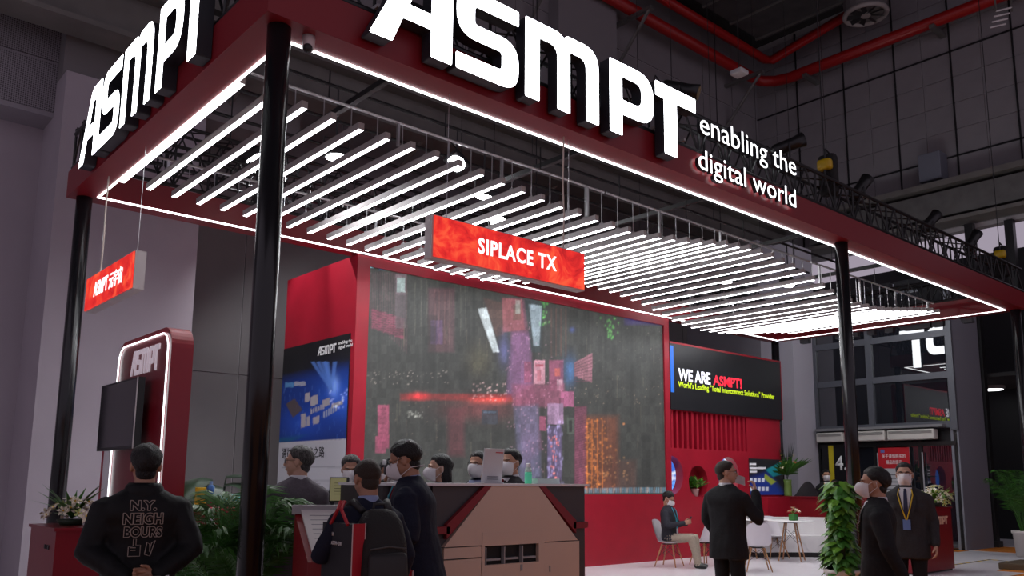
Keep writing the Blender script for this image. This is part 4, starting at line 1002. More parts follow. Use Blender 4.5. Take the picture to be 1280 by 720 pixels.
# slanted info desk and the tablet
iv = V((.53, .85, 0)); il = V((-.85, .53, 0))
pc = at_depth(414, 660, 5.5); pc.z = 0
t = thing('info_desk', 'red lectern with white printed slanting panel in front of the backpack man', 'lectern', pc)
def L3(f, l, z): return pc+iv*f+il*l*-1+V((0, 0, z))
top0, top1 = L3(.28, -.22, 1.30), L3(.28, .18, 1.30); bot0, bot1 = L3(-.10, -.10, 1.02), L3(-.10, .18, 1.02)
nrm = (top1-top0).cross(bot0-top0).normalized(); nrm = nrm if nrm.z > 0 else -nrm
MB().add([bot0, bot1, top1, top0]+[p_-nrm*.03 for p_ in (bot0, bot1, top1, top0)], [(0, 1, 2, 3), (7, 6, 5, 4), (0, 4, 5, 1), (1, 5, 6, 2), (2, 6, 7, 3), (3, 7, 4, 0)]).build('slanted_panel', mat('desk_white', (.62, .58, .56), .5), t)
MB().add([L3(-.12, -.13, 0), L3(-.12, .2, 0), L3(.30, .2, 0), L3(.30, -.26, 0), L3(-.12, -.13, .985), L3(-.12, .2, .985), L3(.30, .2, 1.27), L3(.30, -.26, 1.27)], [(0, 1, 2, 3), (4, 7, 6, 5), (0, 4, 5, 1), (1, 5, 6, 2), (2, 6, 7, 3), (3, 7, 4, 0)]).build('body', RED_D, t)
MB().add([L3(.28, -.28, 1.27), L3(.28, .2, 1.27), L3(.36, .2, 1.27), L3(.36, -.28, 1.27), L3(.28, -.28, 1.33), L3(.28, .2, 1.33), L3(.36, .2, 1.33), L3(.36, -.28, 1.33)], [(0, 1, 2, 3), (4, 7, 6, 5), (0, 4, 5, 1), (1, 5, 6, 2), (2, 6, 7, 3), (3, 7, 4, 0)]).build('back_rail', mat('desk_grey', (.30, .30, .31), .5), t)
mb = MB()
for k in range(7):
    f0 = .86-.1*k; a_ = bot0+(top0-bot0)*f0+nrm*.001; b_ = bot1+(top1-bot1)*f0+nrm*.001
    q0 = a_+(b_-a_)*.12; q1 = a_+(b_-a_)*(.85 if k % 2 else .7); up_ = (top0-bot0).normalized()*.006
    mb.add([q0, q1, q1+up_, q0+up_], [(0, 1, 2, 3)])
o = mb.build('small_print', mat('ink_grey'), t); o['kind'] = 'stuff'
pt = at_depth(424, 612, 6.7)
t = thing('tablet_display', 'black framed tablet on a stand showing an olive screen', 'tablet', V((pt.x, pt.y, 0)))
tv = V((pt.x, pt.y, 0)).normalized(); tx = V((tv.y, -tv.x, 0)); Rt = Matrix((tx, tv, V((0, 0, 1)))).transposed() @ Matrix.Rotation(math.radians(-12), 3, 'X')
MB().rbox((pt.x, pt.y, pt.z), (.155, .02, .20), .008, Rt).build('casing', DARK, t)
MB().box(V((pt.x, pt.y, pt.z))+Rt @ V((-.008, -.0115, 0)), (.125, .002, .18), Rt).build('screen', mat('tablet_olive', (.15, .14, .06), .3, emit=(.19, .175, .085), es=.55), t)
mb = MB()
for k in range(5): mb.box(V((pt.x, pt.y, pt.z))+Rt @ V((-.008, -.0135, .05-.022*k)), (.06+.01*(k % 2), .001, .004), Rt)
o = mb.build('small_print', mat('tablet_ink', (.06, .06, .03)), t); o['kind'] = 'stuff'
MB().cyl((pt.x, pt.y+.03, 0.02), (pt.x, pt.y+.03, pt.z-.06), .018, n=10).build('stand_pole', GREY, t)
MB().lathe([(.14, 0), (.14, .02)], (pt.x, pt.y+.03, 0), 20).build('stand_base', GREY, t)
# podium at the right with ASMPT
pr0 = on_z(1153, 718, 0); pr1 = on_z(1190, 712, 0)
t = thing('flower_podium', 'dark red podium with small pale ASMPT lettering under a flower mound', 'podium', (15.6, 6.6, 0))
PX0, PX1, PY = 14.75, 16.28, 6.45
MB().b2((PX0, PY, .03), (PX1, PY+.5, 1.09)).build('body', KRED, t)
MB().b2((PX0-.02, PY-.02, 1.09), (PX1+.02, PY+.52, 1.12)).build('top', KRED, t)
MB().b2((PX0+.03, PY+.03, 0), (PX1-.03, PY+.47, .03)).build('plinth', BLACK, t)
a = on_y(1165, 656, PY); b = on_y(1184, 648, PY); kk = (b.x-a.x)/4.2
for ch in 'ASMPT':
    x0, loops = GLYPH[ch]; link('letter', glyph_mesh(loops, (a.x+x0*kk, PY, a.z), (1, 0, 0), (0, 0, 1), .01, kk, .14/.79), [mat('podium_letter', (.75, .52, .38), .4)]*2, t)
tag(MB().rbox((17.6, 5.75, .06), (1.1, .5, .12), .02).build('low_kerb_box', mat('kerb_dark', (.10, .07, .04), .7)), 'low dark box edged with tape on the orange carpet', 'box')
# ------------------------------------------------------------------ people
SKIN = [mat('skin_a', (.42, .22, .14), .5, bump=.03, bs=300), mat('skin_b', (.36, .185, .115), .5, bump=.03, bs=300), mat('skin_c', (.50, .29, .20), .5, bump=.03, bs=300)]
HAIR_K = mat('hair_black', (.008, .007, .007), .45, bump=.9, bs=160, stretch=(1, 1, .3))
HAIR_G = mat('hair_greying', (.06, .055, .052), .5, bump=.9, bs=160, var=.9, vs=90, stretch=(1, 1, .3))
HAIR_B = mat('hair_brown_short', (.030, .020, .014), .6, bump=.6, bs=260)
SHIRT = mat('shirt_white', (.62, .62, .66), .7, bump=.2, bs=90)
SHIRT_B = mat('shirt_blue', (.25, .30, .48), .7, bump=.2, bs=90)
MASK = mat('mask_white', (.72, .69, .70), .8, bump=.1, bs=120)
SHOE = mat('shoe_black', (.012, .012, .012), .3)
def cloth(name, c, r=.85): return mat(name, c, r, bump=.55, bs=9, var=.12, vs=60, spec=.25)
SUIT_K = cloth('suit_black', (.016, .016, .018)); SUIT_C = cloth('suit_charcoal', (.034, .033, .036)); SUIT_G = cloth('suit_grey', (.115, .10, .115)); NAVY = cloth('jacket_navy', (.012, .014, .028)); JACK_K = cloth('jacket_black', (.007, .007, .008), .6)
TROUS_K = cloth('trousers_black', (.012, .012, .013)); KHAKI = cloth('trousers_khaki', (.34, .28, .22)); SWEAT = cloth('sweater_grey', (.030, .029, .038))
EYE_W = mat('eye_white', (.7, .68, .66), .3); EYE_D = mat('eye_dark', (.01, .008, .006), .2)
LENSM = mat('spectacle_lens', (.8, .8, .8), .05, trans=.9, alpha=.25); RIM = mat('spectacle_rim', (.015, .012, .012), .3)

def sring(c, rx, ry, M, n=24, e=2.5):
    out = []
    for k in range(n):
        a = 2*PI*k/n; ca, sa = math.cos(a), math.sin(a)
        out.append(M @ V((c[0]+rx*math.copysign(abs(ca)**(2/e), ca), c[1]+ry*math.copysign(abs(sa)**(2/e), sa), c[2])))
    return out
def limb(mb, pts, rad, step=.035, mi=0, n=12):
    """tapered round limb through the joints, with rounded ends"""
    P_, R_2 = [], []
    for i in range(len(pts)-1):
        a, b = V(pts[i]), V(pts[i+1]); k = max(2, int((b-a).length/step))
        for j in range(k): t = j/k; P_.append(a.lerp(b, t)); R_2.append(rad[i]*(1-t)+rad[i+1]*t)
    P_.append(V(pts[-1])); R_2.append(rad[-1])
    d0 = (P_[0]-P_[1]).normalized(); d1 = (P_[-1]-P_[-2]).normalized()
    P_ = [P_[0]+d0*R_2[0]*.7]+P_+[P_[-1]+d1*R_2[-1]*.5]; R_2 = [R_2[0]*.55]+R_2+[R_2[-1]*.7]
    mb.tube(P_, R_2, n, mi)
def hand_mb(wr, d, nrm, th, curl=.5, s=1.0, pinch=False):
    """palm, four unequal fingers and a thumb; d along the hand, nrm out of the palm, th towards the thumb"""
    mb = MB(); d = V(d).normalized(); nrm = V(nrm); nrm = (nrm-d*nrm.dot(d)).normalized(); lat = V(th); lat = (lat-d*lat.dot(d)-nrm*lat.dot(nrm)).normalized(); wr = V(wr)
    L = .092*s
    rings = []
    for t, w_, h_ in ((-.25, .026, .021), (0, .028, .020), (.35, .038, .017), (.75, .042, .015), (1.0, .040, .012), (1.08, .034, .008)):
        c = wr+d*(L*t); rings.append([c+lat*(w_*s*math.cos(2*PI*k/14))+nrm*(h_*s*math.sin(2*PI*k/14)) for k in range(14)])
    mb.loft(rings)
    for i, (off, ln) in enumerate(((.030, .072), (.010, .082), (-.010, .076), (-.029, .060))):
        p = wr+d*(L*.93)+lat*off*s; a = 0; pts = [p-d*.02*s, p]; cu = curl*(1+.12*i)
        for seg, fr in enumerate((.45, .32, .23)):
            a += cu*(.7, .95, .6)[seg]; dd = d*math.cos(a)+nrm*math.sin(a); p = p+dd*(ln*fr*s); pts.append(p)
        limb(mb, pts, [.0095*s, .0095*s, .0088*s, .0078*s, .0065*s], .008, n=8)
    p = wr+d*(L*.22)+lat*.022*s; ta = .55
    dd = (d*.75+lat*.75+nrm*.25*(1+curl)).normalized(); p1 = p+dd*.040*s; dd2 = (d*.95+lat*.15+nrm*(.2+.5*curl)).normalized(); p2 = p1+dd2*.030*s; p3 = p2+(dd2+nrm*.3*curl).normalized()*.024*s
    limb(mb, [p, p1, p2, p3], [.0135*s, .0115*s, .0098*s, .0075*s], .008, n=8)
    return mb
TORSO = [(.72, .195, .135), (.82, .195, .135), (.93, .185, .13), (1.05, .175, .122), (1.16, .18, .124), (1.27, .198, .128), (1.35, .206, .124), (1.40, .198, .110), (1.435, .165, .095), (1.465, .115, .082), (1.49, .078, .07), (1.51, .058, .060)]
def person(name, label, px, depth, head, H=1.74, heading=None, jacket=SUIT_K, trousers=TROUS_K, skin=0, hair=HAIR_K, lean=0, hyaw=0, hpitch=0, arms=None, legs=None, drop=0, hem=.72, bulk=1.0, mask=None, specs=False, collar=None, shirt=None, tie=None, hairstyle='short', eyes=True, hands=(.45, .45), handdir=(None, None), loc=None, vox=.0125, group=None, cuff=None, sleeve=1.0, hood=False, tuck=False):
    s = H/1.75
    if loc is None:
        p = at_depth(px[0], px[1], depth); loc = V((p.x, p.y, 0))
    hd = V((heading[0], heading[1], 0)).normalized(); rz = math.atan2(-hd.x, hd.y)
    root = thing(name, label, 'person', loc, group, rotz=rz)
    S3 = Matrix.Diagonal((s, s, s, 1)); TD = Matrix.Translation((0, 0, -drop))
    piv = V((0, 0, .93)); TL = S3 @ TD @ Matrix.Translation(piv) @ Matrix.Rotation(-lean, 4, 'X') @ Matrix.Translation(-piv)
    mb = MB(); src = []
    def src_add(lab, fn):
        k = len(mb.v); fn(); src.append((k, len(mb.v), lab))
    rings = [(z, rx*bulk, ry*bulk) for z, rx, ry in TORSO if z >= hem-.001]
    if hem > .73: rings = [(hem, .185*bulk, .13*bulk)]+rings
    dense = []
    for (z0, a0, b0), (z1, a1, b1) in zip(rings[:-1], rings[1:]):
        n = max(1, int((z1-z0)/.03))
        for j in range(n): t = j/n; dense.append((z0+(z1-z0)*t, a0+(a1-a0)*t, b0+(b1-b0)*t))
    dense.append(rings[-1])
    src_add(0, lambda: mb.loft([sring((0, -.012 if z > 1.3 else 0, z), rx, ry, TL) for z, rx, ry in dense]))
    A = arms or {}
    wr_list = []
    for si, key in ((1, 'r'), (-1, 'l')):
        sh = V((.168*si*bulk, -.008, 1.362)); el, wr = A.get(key, ((.232*si*bulk, -.03, 1.11), (.242*si*bulk, .06, .875)))
        el, wr = V(el), V(wr); q = [TL @ sh, TL @ el, TL @ wr]
        src_add(0, lambda: limb(mb, q, [.074*s*bulk*sleeve, .060*s*bulk*sleeve, .043*s*bulk*sleeve]))
        wr_list.append((q[1], q[2], si))
    hip = [V((.088*si, 0, .90)) for si in (1, -1)]
    LG = legs or [((.098, .015, .50), (.105, -.02, .085)), ((-.098, .015, .50), (-.105, -.02, .085))]
    feet = []
    for (kn, an), hp, si in zip(LG, hip, (1, -1)):
        q = [S3 @ TD @ hp, S3 @ V(kn), S3 @ V(an)]
        src_add(1, lambda: limb(mb, q, [.098*s, .073*s, .056*s]))
        feet.append(q[2])
    if not tuck: src_add(1, lambda: mb.ell(S3 @ TD @ V((0, 0, .90)), (.165*s, .115*s, .12*s), None, 16, 10))
    else: src_add(1, lambda: mb.ell(S3 @ TD @ V((0, 0, .90)), (.175*s, .13*s, .12*s), None, 16, 10))
    for f in feet:
        src_add(2, lambda: limb(mb, [f+V((0, -.03, -.04*s)), f+V((0, .07*s, -.045*s)), f+V((0, .16*s, -.055*s))], [.045*s, .043*s, .032*s]))
    body = remesh(mb, vox*s, 3)
    kd = KDTree(len(mb.v)); lab = [0]*len(mb.v)
    for a, b, l in src:
        for i in range(a, b): lab[i] = l
    for i, v in enumerate(mb.v): kd.insert(v, i)
    kd.balance()
    bmats = [jacket, trousers, SHOE, SKIN[skin]]
    parts = []
    vs = [v.co+v.normal*((.009*noise.noise(v.co*6+V((px[0], 0, 0)))+.005*noise.noise(v.co*V((17, 17, 11)) if False else V((v.co.x*17, v.co.y*17, v.co.z*10))))*s if v.co.z > .12 else 0) for v in body.vertices]; fs = [tuple(p.vertices) for p in body.polygons]
    floor_z = 0.0
    fm = [lab[kd.find(p.center)[1]] for p in body.polygons]
    bpy.data.meshes.remove(body)
    # head and neck
    hc = TL @ V((0, .008, 1.622)); HR = Matrix.Rotation(hyaw, 4, 'Z') @ Matrix.Rotation(hpitch-lean*.3, 4, 'X'); HM = Matrix.Translation(hc) @ HR @ Matrix.Diagonal((s*1.06, s*1.06, s*1.06, 1))
    hm = MB()
    def E3(c, r, rot=None): hm.ell(c, r, rot, 18, 12)
    E3((0, -.014, .028), (.076, .096, .086)); E3((0, .022, -.028), (.064, .072, .082)); E3((0, .048, -.082), (.036, .036, .030)); E3((0, -.005, -.045), (.066, .06, .05))
    E3((0, .078, .024), (.05, .018, .012)); E3((0, .098, -.022), (.0135, .020, .018)); hm.tube([(0, .082, .015), (0, .108, -.024)], [.009, .013], 8); E3((0, .088, -.058), (.024, .012, .009))
    for si in (-1, 1): E3((.077*si, -.012, -.008), (.010, .019, .031)); E3((.042*si, .056, -.03), (.018, .018, .02))
    hm.v = [tuple(HM @ V(p)) for p in hm.v]
    nb = TL @ V((0, -.025, 1.43)); limb(hm, [HM @ V((0, -.022, -.05)), nb], [.058*s, .066*s], n=14)
    hb = remesh(hm, .0062*s, 2)
    def join(me, mi):
        k = len(vs); vs.extend(v.co.copy() for v in me.vertices); fs.extend(tuple(i+k for i in p.vertices) for p in me.polygons); fm.extend([mi]*len(me.polygons)); bpy.data.meshes.remove(me)
    join(hb, 3)
    for (el, wr, si), cu, hdv in zip(wr_list, hands, handdir):
        d = (wr-el).normalized()
        if hdv: d2, n2, t2 = [V(q) for q in hdv]
        else: d2, n2, t2 = d, V((-si, 0, 0)), V((0, 1, .2))
        join(remesh(hand_mb(wr+d2*.012, d2, n2, t2, cu, s*.98), .0042, 1), 3)
    me = bpy.data.meshes.new('body'); me.from_pydata(vs, [], fs); me.polygons.foreach_set('material_index', fm); me.update()
    low = min(v.z for v in vs)
    bo = link('body', me, bmats, root, smooth=True)
    # hair
    def hairmask(d):
        ph = abs(math.degrees(math.atan2(d.x, d.y)))
        e0 = .50 if ph < 40 else (.50-.62*(ph-40)/35 if ph < 75 else (-.12 if ph < 100 else (-.12-.68*(ph-100)/35 if ph < 135 else -.80)))
        return max(0, min(1, (d.z-e0)/.10+.5)), max(0, min(1, (d.z-e0)/.55))
    th = {'short': .014, 'buzz': .006, 'full': .019, 'long': .02}[hairstyle]
    def hfn(d):
        m, m2 = hairmask(d); return 1-.10*(1-m)+m*(.02+(th/.088)*m2**.7*(1+.3*noise.noise(d*4+V((px[0] % 7, 0, 0))))+.03*noise.noise(d*17))
    hh = MB().ell((0, -.014, .028), (.0765, .0965, .0865), None, 36, 24, fn=hfn); hh.v = [tuple(HM @ V(p)) for p in hh.v]
    hh.ell(HM @ V((0, -.050, -.034)), (.060*s, .050*s, .062*s), HR.to_3x3(), 20, 12)
    if hairstyle == 'long':
        rg = []
        for z, rx, ry, yo in ((.06, .078, .06, -.045), (0, .088, .065, -.05), (-.08, .092, .06, -.06), (-.16, .095, .05, -.07), (-.25, .085, .04, -.08), (-.31, .06, .025, -.085)):
            rg.append([HM @ V((rx*math.cos(2*PI*k/20), yo+ry*math.sin(2*PI*k/20), z)) for k in range(20)])
        hh.loft(rg)
    hh.build('hair', hair, root, True)
    T_ = lambda p: HM @ V(p)
    if eyes:
        for si in (-1, 1):
            e = MB().ell(T_((.031*si, .0805, .004)), (.013*s, .010*s, .006*s), HR.to_3x3(), 10, 7).build('eye', EYE_W, root, True)
            MB().ell(T_((.031*si, .0895, .004)), (.0055*s, .003*s, .0055*s), HR.to_3x3(), 8, 6).build('iris', EYE_D, e, True)
            MB().tube([T_((.015*si, .096, .022)), T_((.033*si, .094, .028)), T_((.052*si, .08, .022))], .0035*s, 6).build('eyebrow', hair, root)
    if specs:
        g = MB()
        for si in (-1, 1):
            lo = [T_((.033*si+.024*math.cos(2*PI*k/14), .101-.012*abs(.033*si+.024*math.cos(2*PI*k/14))/.05, .003+.018*math.sin(2*PI*k/14))) for k in range(15)]
            g.tube(lo, .002*s, 5); g.tube([T_((.056*si, .088, .008)), T_((.078*si, .06, .01)), T_((.082*si, -.01, .012))], .002*s, 5)
        g.tube([T_((-.009, .102, .006)), T_((.009, .102, .006))], .002*s, 5)
        g.build('spectacles', RIM, root)
    if mask:
        kind = mask; bul = .040 if kind == 'fold' else .036
        def mfn(u, v, off=0):
            a = (u-.5)*2*math.radians(74); vv = v; z = -.002-.110*vv+.012*(1-abs(2*u-1))*(1-vv)
            sh = math.sin(PI*min(1, vv*1.02))**.7; rx = .067+.006*sh-.016*vv*vv; ry = .078+bul*sh*(1-abs(2*u-1))**.8-.026*vv**3
            return T_(((rx+off)*math.sin(a), .022+(ry+off)*math.cos(a)+.008*(1-vv)*(1-abs(2*u-1)), z))
        m_ = MB().grid(lambda u, v: mfn(u, v, 0), 18, 10); m_.grid(lambda u, v: mfn(u, v, -.003), 18, 10)
        mo = m_.build('face_mask', MASK, root, True)
        st = MB()
        for si in (-1, 1):
            if kind == 'strap':
                st.tube([mfn(.5+.49*si, .15), T_((.078*si, .0, .045)), T_((.05*si, -.07, .11)), T_((0, -.09, .10))], .0025*s, 5)
                st.tube([mfn(.5+.49*si, .8), T_((.07*si, -.04, -.06)), T_((.05*si, -.10, -.07)), T_((0, -.115, -.07))], .0025*s, 5)
            else:
                st.tube([mfn(.5+.49*si, .1), T_((.083*si, .01, .012)), T_((.086*si, -.015, .01)), T_((.083*si, -.02, -.03)), mfn(.5+.49*si, .75)], .002*s, 5)
        st.build('mask_strap', MASK, mo)
    def surf(x, z, off=.004):
        for (z0, a0, b0), (z1, a1, b1) in zip(rings[:-1], rings[1:]):
            if z0 <= z <= z1: t = (z-z0)/(z1-z0); rx, ry = a0+(a1-a0)*t, b0+(b1-b0)*t; break
        else: z0, rx, ry = rings[-1]
        q = max(0, 1-abs(x/rx)**2.5)**.4
        return TL @ V((x, (-.012 if z > 1.3 else 0)+ry*q+off, z))
    if collar is not None:
        rg = []
        for z, r in ((1.455, .070), (1.475, .071), (1.50, .067), (1.512, .064), (1.508, .058), (1.47, .055)):
            rg.append([TL @ V((r*1.02*math.cos(2*PI*k/24), -.018+r*1.08*math.sin(2*PI*k/24), z-.018*max(0, math.sin(2*PI*k/24)))) for k in range(24)])
        MB().loft(rg, cap=False).build('collar', collar, root, True)
    if hood:
        rg = []
        for z, r in ((1.42, .10), (1.46, .105), (1.50, .092), (1.52, .078), (1.50, .07), (1.44, .07)):
            rg.append([TL @ V((r*1.15*math.cos(2*PI*k/24), -.025+r*math.sin(2*PI*k/24), z)) for k in range(24)])
        MB().loft(rg, cap=False).build('jacket_collar', jacket, root, True)
    if shirt is not None:
        def sf(u, v): z = 1.15+.33*v; hw = .008+.062*v; return surf((u*2-1)*hw, z, .006)
        MB().grid(sf, 6, 10).build('shirt_front', shirt, root, True)
        for si in (-1, 1):
            def lf(u, v, si=si): z = 1.13+.34*v; x = .008+.064*v+(.012+.05*math.sin(PI*min(1, v*1.1))**.8)*u; return surf(si*x, z, .010+.003*u)
            MB().grid(lf, 4, 12).build('lapel', jacket, root, True)
    if tie is not None:
        def tf(u, v): z = 1.14+.30*v; hw = .026-.010*v; return surf((u*2-1)*hw, z, .012)
        MB().grid(tf, 3, 10).build('necktie', tie, root, True)
        MB().ell(surf(0, 1.452, .014), (.016*s, .010*s, .016*s)).build('tie_knot', tie, root, True)
    root['_'] = 0; del root['_']
    return root, TL, HM, surf, wr_list, s
def lanyard(root, surf, m, badge=None, z=1.12, name='lanyard'):
    mb = MB()
    for si in (-1, 1): mb.tube([surf(.062*si, 1.462, .012), surf(.075*si, 1.40, .014), surf(.045*si, 1.27, .016), surf(.004*si, z+.05, .016)], .006, 6)
    o = mb.build(name, m, root)
    c = surf(0, z, .018)
    MB().box(c, (.075, .006, .11)).build('badge', badge or mat('badge_blue', (.12, .2, .45), .4), root)
view = lambda px: V((ray(px, 600).x, ray(px, 600).y, 0)).normalized()
rgt = lambda px: V((view(px).y, -view(px).x, 0))
def hdg(px, away=0, right=0): d = view(px)*away+rgt(px)*right; return (d.x, d.y)

# man in the lettered black jacket, seen from behind, hands behind his back
r, TL, HM, surf, wl_, s_ = person('person', 'person in black jacket with N.Y. lettering on the back, hands clasped behind', (181, 600), 5.05, None, H=1.70, heading=hdg(181, 1, -.05), jacket=JACK_K, bulk=1.16, hem=.80, skin=0, hair=HAIR_K, hairstyle='full', eyes=False, hood=True, sleeve=1.1,
    arms={'r': ((.285, -.07, 1.12), (.085, -.24, .985)), 'l': ((-.285, -.07, 1.12), (-.07, -.25, .965))}, handdir=((V((-.95, -.15, .1)), V((0, -1, 0)), V((0, 0, 1))), (V((.95, -.12, -.05)), V((0, -1, 0)), V((0, 0, 1)))), hands=(.7, .8))
THREAD = mat('print_thread', (.36, .30, .26), .7)
def back(x, z, off=.006):
    q = surf(x, z, 0); l = TL.inverted() @ q; l.y = -(l.y)-off-.012*(1 if z > 1.3 else 0)-.012; return TL @ l
def outline_text(s, x0, x1, z0, z1, seg=.008):
    """hollow lettering stitched on the back: the outline of each letter as a thin thread"""
    c = bpy.data.curves.new('t', 'FONT'); c.body = s; c.offset = .05; c.resolution_u = 4; ob = bpy.data.objects.new('t', c); REAL.objects.link(ob); me = eval_mesh(ob); bpy.data.curves.remove(c)
    bm = bmesh.new(); bm.from_mesh(me); bmesh.ops.remove_doubles(bm, verts=bm.verts[:], dist=1e-5); ed = [e for e in bm.edges if len(e.link_faces) == 1]
    xs = [v.co.x for v in bm.verts]; ys = [v.co.y for v in bm.verts]; ax, bx_, ay, by = min(xs), max(xs), min(ys), max(ys); mb = MB()
    for e in ed:
        q = [back(x0+(v.co.x-ax)/(bx_-ax)*(x1-x0), z0+(v.co.y-ay)/(by-ay)*(z1-z0)) for v in e.verts]; mb.tube(q, .0022, 4)
    bm.free(); bpy.data.meshes.remove(me); o = mb.build('back_lettering', THREAD, r); return o
# seen from behind, the wearer's left is on the left of the picture
outline_text('N.Y.', -.075, .07, 1.355, 1.415); outline_text('NEIGH', -.11, .11, 1.275, 1.342); outline_text('BOURS', -.10, .11, 1.20, 1.262)
mb = MB()
def hand_sign(pts): mb.tube([back(x, z+.07) for x, z in pts], .0024, 4)
hand_sign([(-.07, 1.02), (-.005, 1.02), (-.005, 1.085), (-.03, 1.085), (-.03, 1.12), (-.045, 1.12), (-.045, 1.08), (-.07, 1.075), (-.07, 1.02)]); hand_sign([(-.06, 1.055), (-.03, 1.055)]); hand_sign([(-.06, 1.07), (-.03, 1.07)])
hand_sign([(.02, 1.03), (.05, 1.02), (.075, 1.11), (.055, 1.095), (.045, 1.045), (.045, 1.09), (.03, 1.10), (.02, 1.03)])
mb.build('back_lettering', THREAD, r)
bp_ = r.matrix_basis @ (TL @ V((.02, -.30, .945)))
bt = thing('water_bottle', 'clear plastic drink bottle held behind the back of the lettered jacket', 'bottle', bp_)
bd_ = (r.matrix_basis.to_3x3() @ V((1, 0, .22))).normalized()
pet = mat('bottle_clear', (.45, .42, .40), .15, alpha=.75)
MB().tube([bp_+bd_*k for k in (-.10, -.095, .06, .09, .105, .115)], [.024, .030, .030, .022, .013, .013], 14).build('body', pet, bt, True)
MB().tube([bp_+bd_*-.05, bp_+bd_*.035], .0308, 14).build('label', mat('bottle_label_green', (.08, .16, .10), .4, var=.8, vs=30), bt, True)
MB().tube([bp_+bd_*.113, bp_+bd_*.135], .0155, 12).build('cap', mat('cap_white'), bt, True)

# grey haired man in the grey suit, from behind, looking left
person('person', 'greying person in grey suit seen from behind, looking towards the poster', (372, 600), 7.0, None, H=1.78, heading=hdg(372, 1, -.25), jacket=SUIT_G, hair=HAIR_G, hairstyle='short', hyaw=1.0, specs=True, eyes=False, collar=SHIRT, bulk=1.08, skin=2)
# staff behind the tablet
r, TL, HM, surf, _, _ = person('person', 'masked person in dark suit with grey-topped hair facing out behind the tablet', (438, 600), 7.9, None, H=1.73, heading=hdg(438, -1, .0), jacket=SUIT_K, hair=HAIR_G, hairstyle='full', hpitch=-.2, mask='fold', collar=SHIRT, shirt=SHIRT, skin=0)
# man with the backpack
r, TL, HM, surf, _, s_ = person('person', 'person with dark backpack and close-cropped hair bending to the info desk', (463, 600), 5.1, None, H=1.63, heading=hdg(470, 1, -.42), jacket=NAVY, hair=HAIR_B, hairstyle='buzz', eyes=False, collar=SHIRT_B, lean=.08, hpitch=-.25, skin=1, bulk=1.05,
    arms={'l': ((-.29, .06, 1.14), (-.20, .26, 1.19)), 'r': ((.275, .0, 1.13), (.28, .12, .92))}, handdir=(None, (V((.3, .9, .25)), V((.2, 0, -1)), V((1, 0, 0)))))
RM = r.matrix_basis
BPK = mat('backpack_black', (.012, .011, .011), .7, bump=.3, bs=90); BPK2 = mat('backpack_trim', (.022, .021, .022), .6)
bk = thing('backpack', 'black backpack with top handle worn by the person at the info desk', 'backpack', RM @ V((0, -.22, .85)), rotz=r.rotation_euler.z)
def bl(x, y, z): return TL @ V((x, y, z))-V((0, -.22, .85))
rg = []
for z, rx, ry, yo in ((.86, .12, .06, -.21), (.89, .155, .09, -.225), (1.0, .165, .105, -.235), (1.2, .16, .10, -.23), (1.33, .14, .085, -.215), (1.40, .10, .06, -.20), (1.42, .05, .03, -.19)):
    rg.append([bl(rx*math.copysign(abs(math.cos(2*PI*k/24))**.7, math.cos(2*PI*k/24)), yo+ry*math.copysign(abs(math.sin(2*PI*k/24))**.7, math.sin(2*PI*k/24)), z) for k in range(24)])
MB().loft(rg).build('main_bag', BPK, bk, True)
MB().rbox(bl(0, -.335, 1.02), (.24, .06, .24), .03, TL.to_3x3().normalized()).build('front_pocket', BPK2, bk, True)
MB().tube([bl(-.12, -.345, 1.17), bl(0, -.352, 1.185), bl(.12, -.345, 1.17)], .005, 6).build('zip', mat('zip_grey', (.06, .06, .06), .4), bk)
MB().tube([bl(-.04, -.2, 1.41), bl(-.035, -.2, 1.45), bl(.035, -.2, 1.45), bl(.04, -.2, 1.41)], .009, 8).build('grab_handle', BPK2, bk, True)
for si in (-1, 1): MB().tube([bl(.09*si, -.15, 1.41), bl(.115*si, -.06, 1.47), bl(.12*si, .06, 1.44), bl(.13*si, .125, 1.3), bl(.155*si, .08, 1.1), bl(.14*si, -.14, .95)], [.02, .022, .022, .02, .016, .014], 8).build('shoulder_strap', BPK2, bk, True)
# tote bag over his left shoulder
TOTE_R = mat('tote_red', (.40, .008, .02), .6); TOTE_K = mat('tote_black', (.016, .016, .022), .65); TOTE_W = mat('tote_trim', (.55, .42, .42), .6)
tp_ = at_depth(432, 690, 4.85)
tb = thing('tote_bag', 'black and red shopping tote hanging from the shoulder of the backpack wearer', 'bag', (tp_.x, tp_.y, .62))
def tq(px_, dep, z): q_ = at_depth(px_, 600, dep); return V((q_.x, q_.y, z))
cs = [(406, 5.08), (443, 4.76), (459, 4.84), (422, 5.16)]
MB().loft([[tq(a_, d_, z) for a_, d_ in cs] for z in (.64, 1.255)]).build('bag_body', TOTE_K, tb)
gs = [(443.3, 4.755), (458.8, 4.835), (458.6, 4.83), (443.5, 4.748)]
MB().loft([[tq(a_, d_, z) for a_, d_ in gs] for z in (.64, 1.258)]).build('side_gusset', TOTE_R, tb)
for a_, d_ in ((443.2, 4.75), (459, 4.83)): MB().tube([tq(a_, d_, .64), tq(a_, d_, 1.26)], .0035, 5).build('piping', TOTE_W, tb)
for a_, d_, e_ in ((416, 4.98, 424), (437, 4.80, 428)):
    MB().tube([tq(a_, d_, 1.25), tq(e_, 4.90, 1.335), tq(e_+3, 4.97, 1.375), tq(e_+5, 5.08, 1.37)], [.011, .011, .011, .009], 6).build('strap', TOTE_R, tb)
fd = (tq(443, 4.76, 0)-tq(406, 5.08, 0)).normalized()
